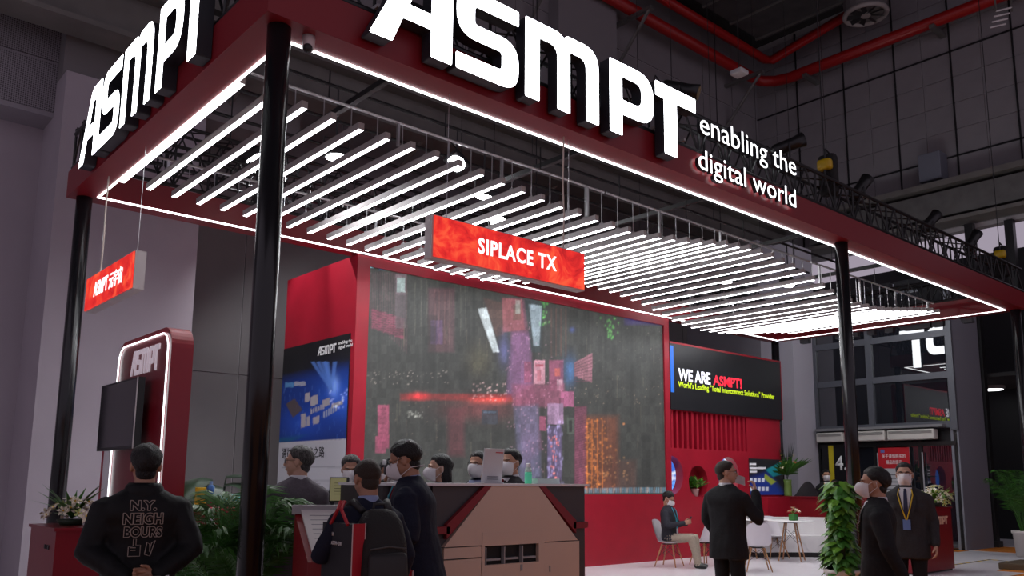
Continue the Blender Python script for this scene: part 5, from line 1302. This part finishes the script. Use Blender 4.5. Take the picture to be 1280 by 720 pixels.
for s, z, h_, wd, off in (('4.1H', 1.18, .022, .05, .10), ('BOOTH 4D11', 1.13, .022, .17, .10), ('SMT', .86, .07, .16, .04), ('2022', .76, .035, .12, .06)):
    lettering(s, tq(406, 5.08, z)+fd*off+V((-.35, -.93, 0))*.004, fd, (0, 0, 1), PRINT_W, tb, 'print', height=h_, width=wd, depth=.002, bold=.01)
def tl_(x, y, z): return V((x, y, z))-to
# tall masked man in the navy coat
r, TL, HM, surf, _, _ = person('person', 'tall masked person in dark navy coat looking down, turned to the info desk', (527, 600), 5.85, None, H=1.78, heading=hdg(508, .2, -1), jacket=NAVY, hair=HAIR_K, hairstyle='full', hpitch=-.3, mask='strap', specs=True, collar=SHIRT_B, skin=1, bulk=1.2, lean=.17,
    arms={'r': ((.28, .07, 1.13), (.12, .27, 1.08)), 'l': ((-.30, -.02, 1.12), (-.18, .23, 1.08))}, handdir=((V((-.4, .9, .1)), V((-.3, 0, -1)), V((0, 0, 1))), (V((.4, .9, .1)), V((.3, 0, -1)), V((0, 0, 1)))), hands=(.8, .9))
lanyard(r, surf, mat('lanyard_teal', (.05, .28, .34), .5), z=1.05)
RM = r.matrix_basis
to = V((-.36, .06, .50))
tb = thing('tote_bag', 'red gift tote with pale piping hanging from the forearm of the navy coat wearer', 'bag', RM @ to, rotz=r.rotation_euler.z)
q = [(-.40, -.03), (-.41, .12), (-.34, .13), (-.33, -.02)]
MB().loft([[tl_(x, y, z) for x, y in q] for z in (.50, .93)]).build('bag_body', TOTE_R, tb)
for x, y in q: MB().tube([tl_(x, y, .50), tl_(x, y, .93)], .004, 5).build('piping', TOTE_W, tb)
for dx in (-.335, -.405): MB().tube([tl_(dx, .0, .93), tl_(-.36, .04, 1.12), tl_(-.345, .055, 1.15), tl_(-.36, .07, 1.12), tl_(dx, .10, .93)], .007, 6).build('strap', TOTE_R, tb)
# photographer with camera behind the counter
r, TL, HM, surf, _, _ = person('person', 'person in black holding up a camera behind the machine counter', (484, 600), 8.3, None, H=1.70, heading=hdg(478, -1, .2), jacket=JACK_K, hair=HAIR_K, hairstyle='short', hpitch=-.1, mask='fold', skin=1,
    arms={'r': ((.24, .12, 1.26), (.075, .24, 1.53)), 'l': ((-.24, .12, 1.26), (-.07, .25, 1.50))}, hands=(.9, .9), handdir=((V((-.3, .3, .9)), V((-1, .3, 0)), V((0, -1, 0))), (V((.3, .3, .9)), V((1, .3, 0)), V((0, -1, 0)))))
RM = r.matrix_basis; cm = RM @ (TL @ V((0, .25, 1.62)))
ct = thing('video_camera', 'black camera rig with small white light held above the counter', 'camera', cm, rotz=r.rotation_euler.z)
MB().rbox((0, 0, .03), (.16, .10, .10), .015).build('body', DARK, ct, True); MB().tube([(0, .05, .03), (0, .15, .03)], [.035, .042], 16).build('lens', BLACK, ct, True)
MB().tube([(-.05, 0, .08), (-.05, 0, .13), (.05, 0, .13), (.05, 0, .08)], .01, 8).build('top_handle', DARK, ct, True); MB().rbox((.09, .02, .10), (.03, .03, .05), .008).build('lamp', mat('cam_white', (.7, .7, .7), .4), ct)
MB().box((-.03, .055, -.06), (.05, .005, .09)).build('hanging_card', mat('card_white'), ct)
# woman with the long black hair
person('person', 'masked person with long straight black hair standing behind the machine counter', (549, 600), 7.9, None, H=1.745, heading=hdg(549, -.25, -1), jacket=JACK_K, hair=HAIR_K, hairstyle='long', mask='fold', skin=2, bulk=.9, vox=.014)
# man partly hidden by the card stand
r, TL, HM, surf, _, _ = person('person', 'masked person in navy blazer with lanyard behind the white card stand', (598, 600), 8.2, None, H=1.79, heading=hdg(598, -.75, -.5), jacket=NAVY, hair=HAIR_K, mask='fold', skin=0, collar=SHIRT_B, shirt=SHIRT_B, specs=True, vox=.014)
lanyard(r, surf, mat('lanyard_white', (.6, .6, .65), .5))
person('person', 'masked person in charcoal suit and dark red tie behind the machine counter', (638, 600), 8.3, None, H=1.82, heading=hdg(636, -.6, -.8), jacket=SUIT_C, hair=HAIR_K, hairstyle='full', hyaw=.35, mask='fold', skin=0, collar=SHIRT, shirt=SHIRT, tie=mat('tie_red', (.18, .01, .02), .5), vox=.014)
# man raising a cup, seen from behind
r, TL, HM, surf, _, _ = person('person', 'person in black suit lowering a white mask with one hand, beside the lounge chairs', (908, 600), 9.0, None, H=1.745, heading=hdg(905, .8, .55), jacket=SUIT_K, hair=HAIR_B, hairstyle='buzz', hyaw=-.75, specs=True, skin=2, collar=SHIRT, bulk=1.1, hem=.70, cuff=True,
    arms={'r': ((.31, .10, 1.13), (.175, .275, 1.415)), 'l': ((-.27, .0, 1.12), (-.22, .14, .93))}, hands=(.75, .5), handdir=((V((-.25, .15, .95)), V((-.7, -.6, 0)), V((-.3, .9, .2))), None))
RM = r.matrix_basis
mb = MB(); mc = HM @ V((.02, .125, -.075))
def mfold(u, v): return mc+V(((u-.5)*.12, .02*math.sin(PI*u), (v-.5)*.09-.03*(u-.5)))
mb.grid(mfold, 8, 6); mb.grid(lambda u, v: mfold(u, v)+V((0, .006, 0)), 8, 6)
mb.build('loose_face_mask', MASK, r, True)
q = TL @ V((.185, .262, 1.395)); MB().tube([q, q+V((-.008, .008, .032))], .036, 14).build('shirt_cuff', SHIRT, r, True)
# profile man at the front right
r, TL, HM, surf, _, _ = person('person', 'masked person in black suit in profile holding a phone behind, by the plant pillar', (1093, 600), 6.5, None, H=1.63, heading=hdg(1093, -.05, -1), jacket=SUIT_K, hair=HAIR_K, hairstyle='full', mask='fold', skin=0, collar=SHIRT, shirt=SHIRT, tie=mat('tie_red'), bulk=1.1,
    arms={'l': ((-.28, -.06, 1.12), (-.25, -.16, .90)), 'r': ((.28, -.08, 1.12), (.24, -.17, .88))}, hands=(.9, .9), hem=.70)
RM = r.matrix_basis; ph = RM @ (TL @ V((-.25, -.20, .80)))
t = thing('mobile_phone', 'black mobile phone held low behind the person in profile', 'phone', ph, rotz=r.rotation_euler.z)
MB().rbox((0, 0, 0), (.012, .075, .15), .004).build('case', DARK, t); MB().box((-.007, 0, 0), (.002, .066, .138)).build('glass', mat('phone_glass', (.03, .03, .04), .08), t)
# man facing the camera with yellow lanyard
r, TL, HM, surf, _, _ = person('person', 'masked bespectacled person in charcoal suit with yellow lanyard facing the aisle', (1131, 600), 9.3, None, H=1.745, heading=hdg(1133, -1, -.05), jacket=SUIT_C, hair=HAIR_K, hairstyle='short', mask='fold', specs=True, skin=2, collar=SHIRT, shirt=SHIRT, tie=mat('tie_navy', (.012, .014, .05), .5), bulk=1.1, hem=.70)
lanyard(r, surf, mat('lanyard_yellow', (.62, .42, .01), .5), mat('badge_blue', (.1, .16, .4), .3), 1.08)
# two far people by the doors
r, TL, HM, surf, _, _ = person('person', 'far masked person in black with yellow lanyard beside the figure 4 panel', (1033, 600), 19.9, None, H=1.84, heading=hdg(1033, -1, .2), jacket=SUIT_K, hair=HAIR_K, mask='fold', skin=0, vox=.018, hairstyle='full', shirt=SHIRT, tie=mat('tie_red'))
lanyard(r, surf, mat('lanyard_yellow'))
person('person', 'far shorter masked person in pale shirt behind the plant pillar', (1043, 600), 21.3, None, H=1.62, heading=hdg(1042, -1, -.3), jacket=cloth('shirt_pale', (.5, .42, .42)), hair=HAIR_K, mask='fold', skin=2, vox=.018)
# seated man with phone
SEATP = on_z(838, 708, 0); SEATP.z = 0
shd = V(hdg(842, -.45, .9)).to_3d() if False else V((*hdg(842, -.35, .95), 0)).normalized()
dz = .93-.545
r, TL, HM, surf, _, _ = person('person', 'seated masked person in dark sweater and khaki trousers reading a phone', (842, 600), 13, None, H=1.72, heading=(shd.x, shd.y), loc=SEATP, jacket=SWEAT, trousers=KHAKI, hair=HAIR_K, hairstyle='full', mask='fold', specs=True, drop=dz, hem=.86, skin=0, lean=-.02, hpitch=-.5, bulk=1.08, tuck=True,
    arms={'r': ((.285, .05, 1.14), (.075, .31, 1.17)), 'l': ((-.285, .05, 1.14), (-.065, .31, 1.17))}, hands=(.9, .9), handdir=((V((-.2, .9, .35)), V((-1, 0, .3)), V((0, 0, 1))), (V((.2, .9, .35)), V((1, 0, .3)), V((0, 0, 1)))),
    legs=[((.115, .46, .535), (.12, .56, .09)), ((-.115, .45, .535), (-.12, .50, .09))])
lanyard(r, surf, mat('lanyard_cyan', (.05, .42, .55), .5), mat('badge_pale', (.55, .5, .55), .5), 1.02)
vest = MB().grid(lambda u, v: surf((u-.5)*.30, .95+.42*v, .008), 8, 10); vest.build('vest_front', mat('vest_black', (.014, .014, .016), .8), r, True)
RM = r.matrix_basis; ph = RM @ (TL @ V((0, .40, 1.235)))
t = thing('mobile_phone', 'dark mobile phone in both hands of the seated person', 'phone', ph, rotz=r.rotation_euler.z)
MB().rbox((0, 0, 0), (.07, .012, .14), .004, Matrix.Rotation(-.5, 3, 'X')).build('case', DARK, t); MB().box(V((0, -.007, 0)), (.062, .002, .13), Matrix.Rotation(-.5, 3, 'X')).build('glass', mat('phone_glass'), t)
# ------------------------------------------------------------------ lounge furniture
WOOD = mat('beech_leg', (.46, .24, .11), .5, var=.2, vs=20, stretch=(1, 1, .2)); SHELL = mat('chair_shell', (.70, .66, .70), .35); WIRE = mat('wire_black', (.02, .02, .02), .4)
def make_chair():
    t = thing('shell_chair', 'x', 'chair', (0, 0, 0), 'white shell chairs', rotz=0)
    def fn(u, v, off=0):
        x = (u-.5)*2
        if v < .5:
            q = v/.5; y = .21-.40*q; z = .45-.02*math.sin(PI*q)-.012*q; w_ = .215+.015*math.sin(PI*q); z += .045*abs(x)**2.4*(.4+.6*q)
        else:
            q = (v-.5)/.5; a = q*1.0; y = -.19-.075*q-.035*math.sin(PI*q*.5); z = .438+.40*q; w_ = .23-.05*q**2.2; y += .07*abs(x)**2.2*(1-.45*q); z -= .04*abs(x)**3*q
            if q < .12: z += .045*abs(x)**2.4*(1-q/.12)
        return V((x*w_, y, z+off))
    mb = MB().grid(lambda u, v: fn(u, v), 14, 26)
    nrm_off = lambda u, v: fn(u, v)+(V((0, 0, -.009)) if v < .5 else V((0, -.009, -.002)))
    mb.grid(nrm_off, 14, 26)
    mb.build('shell', SHELL, t, True)
    tops = []
    for sx, sy in ((1, 1), (-1, 1), (1, -1), (-1, -1)):
        a = V((.11*sx, .10*sy-.01, .40)); b = V((.215*sx, .20*sy-.02, 0)); tops.append((a, b))
        MB().tube([a, b], [.015, .010], 10).build('leg', WOOD, t, True)
    for i, j in ((0, 1), (2, 3), (0, 2), (1, 3)):
        (a, b), (c, d) = tops[i], tops[j]
        MB().tube([a.lerp(b, .05), c.lerp(d, .55)], .004, 5).build('wire_brace', WIRE, t); MB().tube([c.lerp(d, .05), a.lerp(b, .55)], .004, 5).build('wire_brace', WIRE, t)
    MB().tube([tops[0][0], tops[1][0], tops[3][0], tops[2][0], tops[0][0]], .008, 6).build('seat_mount', WIRE, t)
    return t
ch0 = make_chair(); used = [False]
def chair(loc, fdir, label):
    t = ch0 if not used[0] else copy_tree(ch0); used[0] = True
    t.location = (loc[0], loc[1], 0); t.rotation_euler = (0, 0, math.atan2(-fdir[0], fdir[1])); t['label'] = label
chair((SEATP.x, SEATP.y), shd, 'white shell chair on wooden legs under the seated person with the phone')
c2_ = on_z(955, 716, 0); chair((c2_.x+.2, c2_.y+.25), (.75, .65), 'white shell chair with its back to the aisle, beside the standing person in black')
T1 = on_z(990, 701, 0); T2 = on_z(936, 697, 0); T1.z = T2.z = 0; T3 = on_z(878, 643, .727); T3.z = 0
chair((T1.x+.3, T1.y+.55), (-.5, -.85), 'white shell chair behind the round table nearest the low red wall')
chair((16.55, 8.55), (-.95, .3), 'white shell chair seen side-on between round table and plant pillar')
chair((13.35, 9.75), (.2, 1), 'white shell chair pushed in behind the standing person in black')
chair((T3.x-.15, T3.y-.62), (.1, 1), 'white shell chair beside the seated person, pushed up to a small round table')
def table(c, label, r=.42):
    t = thing('round_table', label, 'table', c, 'round white tables')
    MB().lathe([(r-.01, .76), (r, .765), (r, .782), (r-.01, .787)], c, 36).build('tabletop', WHITE, t, True)
    for k in range(4):
        a = PI/4+PI/2*k+.35; d = V((math.cos(a), math.sin(a), 0))
        MB().tube([c+d*.13+V((0, 0, .75)), c+d*.30], [.017, .012], 10).build('leg', WOOD, t, True)
        d2 = V((math.cos(a+PI/2), math.sin(a+PI/2), 0))
        MB().tube([c+d*.15+V((0, 0, .62)), c+d2*.22+V((0, 0, .34))], .004, 5).build('wire_brace', WIRE, t); MB().tube([c+d2*.15+V((0, 0, .62)), c+d*.22+V((0, 0, .34))], .004, 5).build('wire_brace', WIRE, t)
    MB().lathe([(.16, .74), (.16, .76)], c, 20).build('mount_plate', WIRE, t)
table(T1, 'round white table with the red flower vase, nearest the low red wall', .45)
table(T2, 'round white table with the yellow flower bowl beside the lounge wall', .5)
table(T3, 'round white table with a glass behind the seated person', .42)
# curved white bench
t = thing('curved_bench', 'long curved white upholstered bench in front of the low red wall', 'bench', (16.9, 9.9, 0))
BENCH = mat('bench_white', (.70, .68, .68), .5)
def arc(r0, r1, z0, z1, a0, a1, n=24):
    c = V((15.0, 8.0, 0)); rg = []
    for k in range(n+1):
        a = a0+(a1-a0)*k/n; d = V((math.cos(a), math.sin(a), 0)); rg.append([c+d*r0+V((0, 0, z0)), c+d*r1+V((0, 0, z0)), c+d*r1+V((0, 0, z1)), c+d*r0+V((0, 0, z1))])
    return MB().loft(rg)
arc(2.05, 2.6, .10, .44, .12, 1.32).build('seat', BENCH, t); arc(2.42, 2.64, .44, .80, .12, 1.32).build('backrest', BENCH, t); arc(2.1, 2.55, 0, .10, .14, 1.30).build('plinth', BLACK, t)
# glass on the small table
p = T3+V((-.05, -.1, .787))
t = thing('drinking_glass', 'clear tumbler on the table behind the seated person', 'glass', p)
MB().lathe([(.028, 0), (.034, .11), (.031, .11), (.026, .01)], p, 16).build('tumbler', mat('tumbler', (.7, .7, .72), .08, alpha=.6), t, True)
MB().lathe([(.026, .01), (.03, .07)], p, 14).build('water', mat('water', (.5, .5, .55), .05, alpha=.6), t, True)
# ------------------------------------------------------------------ plants
LEAF = mat('leaf_green', (.045, .16, .02), .4, var=.35, vs=6); LEAF2 = mat('leaf_light', (.13, .30, .03), .4, var=.3, vs=6); LEAF_D = mat('leaf_dark', (.012, .035, .014), .35, var=.3, vs=5); PALML = mat('palm_green', (.035, .13, .014), .42, var=.4, vs=5)
POT_W = mat('pot_white', (.62, .58, .56), .4); SOIL = mat('soil', (.03, .02, .015), .95); STEM = mat('stem_green', (.07, .12, .03), .6)
def pot(t, c, r0, r1, h, m=POT_W, name='pot'):
    MB().lathe([(r0, 0), (r1*.97, h*.88), (r1*1.06, h*.9), (r1*1.06, h), (r1*.92, h), (r1*.9, h*.9)], c, 24).build(name, m, t, True)
    MB().lathe([(r1*.9, h*.86), (r1*.9, h*.9)], c, 20).build('soil', SOIL, t)
def palm(label, c, n, ln, rise, seed, m=PALML, pr=.16, ph=.3, name='potted_palm', drop=1.0, leafl=.26):
    rn = random.Random(seed); c = V(c); t = thing(name, label, 'plant', c)
    pot(t, c, pr*.8, pr, ph)
    for k in range(n):
        a = 2*PI*k/n*2.618+rn.uniform(-.3, .3); up = rise*rn.uniform(.65, 1.05); out = ln*rn.uniform(.55, 1.0)*(1.25-up/rise*.4)
        d = V((math.cos(a), math.sin(a), 0)); side = V((-d.y, d.x, 0)); b0 = c+V((0, 0, ph*.9))+d*.03
        pts = []
        for j in range(15):
            q = j/14; pts.append(b0+d*(out*q**1.25)+V((0, 0, up*(1.35*q-.55*q**2.6*drop)))+side*(.08*math.sin(q*3+k)))
        mb = MB(); mb.tube(pts, [.009*(1-.8*j/14) for j in range(15)], 5)
        N = 30
        for j in range(N):
            q = .28+.72*j/(N-1); i = min(13, int(q*14)); f = q*14-i; p = pts[i].lerp(pts[i+1], f); tg = (pts[i+1]-pts[i]).normalized()
            L = leafl*math.sin(PI*min(1, .22+.78*(q-.28)/.72))**.7*rn.uniform(.85, 1.1)+.03
            for si in (-1, 1):
                dr = (side*si*.85+tg*.75+V((0, 0, -.10-.25*rn.random()))).normalized(); wv = tg.cross(dr).normalized().cross(dr)*.009
                m1 = p+dr*L*.45+V((0, 0, .01)); tip = p+dr*L+V((0, 0, -.06*L/.25))
                mb.add([p, m1+wv, tip, m1-wv], [(0, 1, 2, 3)])
        link('frond', mb.mesh('frond'), m, t)
    return t
pp_ = at_depth(306, 650, 6.3)
palm('bushy green palm in a white pot beside the corner post', (pp_.x, pp_.y, 0), 30, .58, 1.5, 5, leafl=.30, drop=1.1)
pb2 = at_depth(268, 650, 6.9)
palm('leaning green palm in front of the red bar counter', (pb2.x-.05, pb2.y, 0), 14, .42, .92, 9, leafl=.26)
palm('dark feathery palm in a white pot by the dark opening', (20.5, 6.62, 0), 20, .8, 1.6, 3, PALML, .25, .55, leafl=.32)
# big-leafed dark plant behind
c = V((3.8, 9.45, 0)); t = thing('broadleaf_plant', 'dark broad-leafed plant behind the red bar counter', 'plant', c); pot(t, c, .16, .2, .4, mat('pot_dark', (.03, .03, .03), .5))
rn = random.Random(4)
for k in range(13):
    a = rn.uniform(0, 2*PI); d = V((math.cos(a), math.sin(a), 0)); z = rn.uniform(1.25, 1.6); L = rn.uniform(.45, .7); b0 = c+V((0, 0, .36)); b1 = c+d*.14+V((0, 0, z)); sd = V((-d.y, d.x, 0))
    mb = MB(); mb.tube([b0, b0.lerp(b1, .6)+V((0, 0, .05)), b1], .008, 5)
    mb.grid(lambda u, v: b1+d*(L*v)+sd*((u-.5)*.30*math.sin(PI*(.08+.9*v))**.8)+V((0, 0, .16*v-.42*v*v-.05*abs(u-.5))), 6, 8)
    link('leaf', mb.mesh('leaf'), LEAF_D, t, smooth=True)
# plant pillar of heart-shaped leaves
def heart():
    mb = MB(); pts = [(0, 0), (.035, -.012), (.05, .02), (.042, .06), (.018, .10), (0, .125), (-.018, .10), (-.042, .06), (-.05, .02), (-.035, -.012)]
    vs = [V((x, y, -.22*abs(x)-1.5*y*y)) for x, y in pts]+[V((0, .05, .0))]
    return mb.add(vs, [(i, (i+1) % 10, 10) for i in range(10)]).mesh('leaf')
pc_ = at_depth(1049, 640, 10.8); pc_ = V((pc_.x, pc_.y-.0, 0))
t = thing('plant_pillar', 'tall pillar of glossy heart-shaped green leaves in a white pot', 'plant', pc_); pot(t, pc_, .17, .21, .44, mat('pot_warm', (.62, .56, .52), .4))
MB().cyl(pc_+V((0, 0, .38)), pc_+V((0, 0, 1.5)), .05, n=10).build('moss_pole', mat('moss', (.03, .04, .015), .95), t)
hm_ = [heart(), heart()]; hm_[0].materials.append(LEAF); hm_[1].materials.append(LEAF2)
rn = random.Random(12)
for k in range(290):
    z = .42+1.12*((k+rn.random())/290); a = rn.uniform(0, 2*PI); fr = (z-.42)/1.12
    rad = (.18+.05*math.sin(fr*9))*(1 if fr < .9 else .8)*rn.uniform(.7, 1.05); d = V((math.cos(a), math.sin(a), 0))
    o = bpy.data.objects.new('leaf', hm_[0 if rn.random() < .68-.3*fr else 1]); COL.objects.link(o); o.parent = t
    o.location = d*rad*.8+V((0, 0, z)); tip = (d*.75+V((0, 0, -.75+rn.uniform(-.2, .6)))).normalized()
    x = tip.cross(d+V((0, 0, .9))).normalized(); zz = x.cross(tip)
    o.rotation_euler = Matrix((x, tip, zz)).transposed().to_euler(); sc = rn.uniform(1.0, 1.6); o.scale = (sc, sc, sc)
# blossoms
def blossom(n, r, cup, mats_, name='blossom'):
    mb = MB()
    for k in range(n):
        a = 2*PI*k/n; d = V((math.cos(a), math.sin(a), 0)); sd = V((-d.y, d.x, 0))
        mb.add([V((0, 0, 0)), d*r*.55+sd*r*.24+V((0, 0, cup*.7)), d*r+V((0, 0, cup*.55)), d*r*.55-sd*r*.24+V((0, 0, cup*.7))], [(0, 1, 2, 3)])
    mb.ell((0, 0, cup*.5), (r*.14, r*.14, r*.2), None, 6, 4, mi=1)
    me = mb.mesh(name)
    for m in mats_: me.materials.append(m)
    return me
YEL = mat('pollen_yellow', (.6, .38, .03), .6)
LILY = blossom(6, .075, .05, [mat('petal_cream', (.72, .64, .50), .5), YEL]); ORCH = blossom(5, .06, .02, [mat('petal_lime', (.52, .58, .20), .5), YEL]); ORCHW = blossom(5, .06, .02, [mat('petal_white', (.75, .70, .62), .5), mat('pollen_red', (.35, .05, .10), .6)])
ROSE_R = blossom(6, .035, .03, [mat('petal_red', (.55, .03, .03), .5), YEL]); ROSE_Y = blossom(6, .04, .03, [mat('petal_yellow', (.62, .58, .16), .5), YEL]); ORNG = blossom(6, .06, .05, [mat('petal_orange', (.75, .25, .10), .5), YEL])
def bouquet(t, c, n, spread, meshes, seed, h=.1, leaves=10, leaf_l=.2, lm=LEAF, squash=1.0, ydir=None):
    rn = random.Random(seed); c = V(c); lm_mb = MB()
    for k in range(n):
        a = rn.uniform(0, 2*PI); q = math.sqrt(rn.random()); p = c+V((spread[0]*q*math.cos(a), spread[1]*q*math.sin(a), spread[2]*(1-q*q)*squash+h*rn.random()))
        o = bpy.data.objects.new('blossom', meshes[k % len(meshes)]); COL.objects.link(o); o.parent = t; o.location = p-OFF[t]
        d = (p-c+V((0, 0, .08))).normalized(); o.rotation_euler = d.to_track_quat('Z', 'Y').to_euler(); s = rn.uniform(.8, 1.15); o.scale = (s, s, s)
    for k in range(leaves):
        a = rn.uniform(0, 2*PI); d = V((math.cos(a)*spread[0]/max(spread), math.sin(a)*spread[1]/max(spread), rn.uniform(.1, .8))).normalized(); sd = d.cross(V((0, 0, 1))).normalized()*leaf_l*.13; b = c+V((0, 0, .02)); L = leaf_l*rn.uniform(.7, 1.2)+max(spread[0], spread[1])*.7
        lm_mb.add([b, b+d*L*.5+sd+V((0, 0, .02)), b+d*L+V((0, 0, -.08*L)), b+d*L*.5-sd+V((0, 0, .02))], [(0, 1, 2, 3)])
    o = link('foliage', lm_mb.mesh('foliage'), lm, t); o['kind'] = 'stuff'
c = V((2.38, 9.5, 1.03)); t = thing('lily_arrangement', 'cream lilies with green leaves lying on the dark red podium by the black post', 'flowers', c)
MB().lathe([(.10, 0), (.14, .05), (.12, .06)], c, 16).build('bowl', mat('bowl_green', (.03, .05, .03), .5), t, True)
bouquet(t, c+V((0, 0, .04)), 26, (.22, .50, .14), [LILY, LILY, LILY, ORCH], 2, .08, 34, .16)
c = V((15.98, 6.66, 1.12)); t = thing('orchid_arrangement', 'mound of pale lime and white orchids spilling over the lettered podium', 'flowers', c)
MB().lathe([(.12, 0), (.18, .06), (.16, .07)], c, 16).build('bowl', mat('bowl_green'), t, True)
bouquet(t, c+V((0, -.05, .03)), 74, (.42, .30, .24), [ORCH, ORCH, ORCHW, LILY], 6, .12, 60, .2, LEAF2)
# vase of tall flowers on the return wall
c = V((17.97, 10.2, 1.226)); c = V((17.97, on_x(985, 615, 17.97).y, 1.226)); t = thing('tall_vase', 'tall clear vase of yellow and orange flowers on the low red wall', 'flowers', c)
MB().lathe([(.085, 0), (.09, .02), (.085, .3), (.095, .38), (.085, .38), (.075, .03)], c, 20).build('vase', mat('vase_green', (.16, .26, .06), .15), t, True)
bouquet(t, c+V((0, 0, .46)), 30, (.30, .30, .40), [ORNG, ROSE_Y, ROSE_Y, LILY], 8, .2, 46, .45, LEAF)
tb_ = MB()
rn = random.Random(3)
for k in range(30):
    a = rn.uniform(0, 2*PI); d = V((math.cos(a)*.22, math.sin(a)*.22, 1)).normalized(); sd = d.cross(V((0, 1, 0))).normalized()*.016; b = c+V((0, 0, .35)); L = rn.uniform(.5, .95)
    tb_.add([b, b+d*L*.6+sd, b+d*L, b+d*L*.6-sd], [(0, 1, 2, 3)])
link('blade_leaves', tb_.mesh('blade_leaves'), LEAF_D, t)['kind'] = 'stuff'
for x, h in ((-.33, .2), (-.22, .16)):
    p = V((17.95, c.y-x, 1.226)); tag(MB().lathe([(.045, 0), (.045, h), (.03, h+.005)], p, 14).build('candle', mat('candle_white', (.75, .72, .66), .5)), 'white pillar candle on the low red wall, %s of the pair beside the vase' % ('taller' if h > .18 else 'shorter'), 'candle')
p = V((17.98, c.y-.48, 1.226))
tag(MB().grid(lambda u, v: p+V((.0+.05*math.sin(PI*u), -.42*(u-.5)*1.6*(1-.2*v), .34*v*math.sin(PI*(.06+.88*u)))), 12, 6).build('black_shade', DARK), 'black rounded object beside the vase on the low red wall', 'ornament')
# niche plant
c = V((c2.x, wy+.1, c2.z-r2+.02)); t = thing('niche_plant', 'light green plant in a small pink pot inside the round wall niche', 'plant', c)
pot(t, c+V((0, -.0, .0)), .07, .09, .16, mat('pot_pink', (.55, .36, .34), .5))
rn = random.Random(5)
for k in range(46):
    a = rn.uniform(0, 2*PI); d = V((math.cos(a), math.sin(a)*.45, rn.uniform(.2, 1.2))).normalized()
    o = bpy.data.objects.new('leaf', hm_[k % 2]); COL.objects.link(o); o.parent = t; o.location = V((0, 0, .16))+d*rn.uniform(.05, .22)
    x = d.cross(V((.2, .1, 1))).normalized(); o.rotation_euler = Matrix((x, d, x.cross(d))).transposed().to_euler(); s = rn.uniform(1, 1.6); o.scale = (s, s, s)
MB().b2((c2.x-r2*.6, wy+.005, c.z-.02), (c2.x+r2*.6, wy+.215, c.z)).build('niche_shelf', RED, lw)
# table flowers
for T, z, lab, ms, bm_, sd in ((T1, .787, 'green glass cube with red and cream flowers on a round table', [ROSE_R, ROSE_R, LILY], mat('vase_cube', (.05, .2, .05), .2), 1), (T2, .787, 'low white bowl of yellow and cream flowers on a round table', [ROSE_Y, LILY], POT_W, 2)):
    c = V((T.x-.05, T.y-.1, z)); t = thing('table_flowers', lab, 'flowers', c)
    MB().rbox(c+V((0, 0, .065)), (.14, .14, .13), .015).build('vase', bm_, t) if sd == 1 else MB().lathe([(.06, 0), (.10, .08), (.09, .08)], c, 16).build('bowl', bm_, t, True)
    bouquet(t, c+V((0, 0, .11 if sd == 1 else .07)), 14, (.12, .12, .08), ms, sd, .05, 14, .07, LEAF2)
for o in COL.items: REAL.objects.link(o)
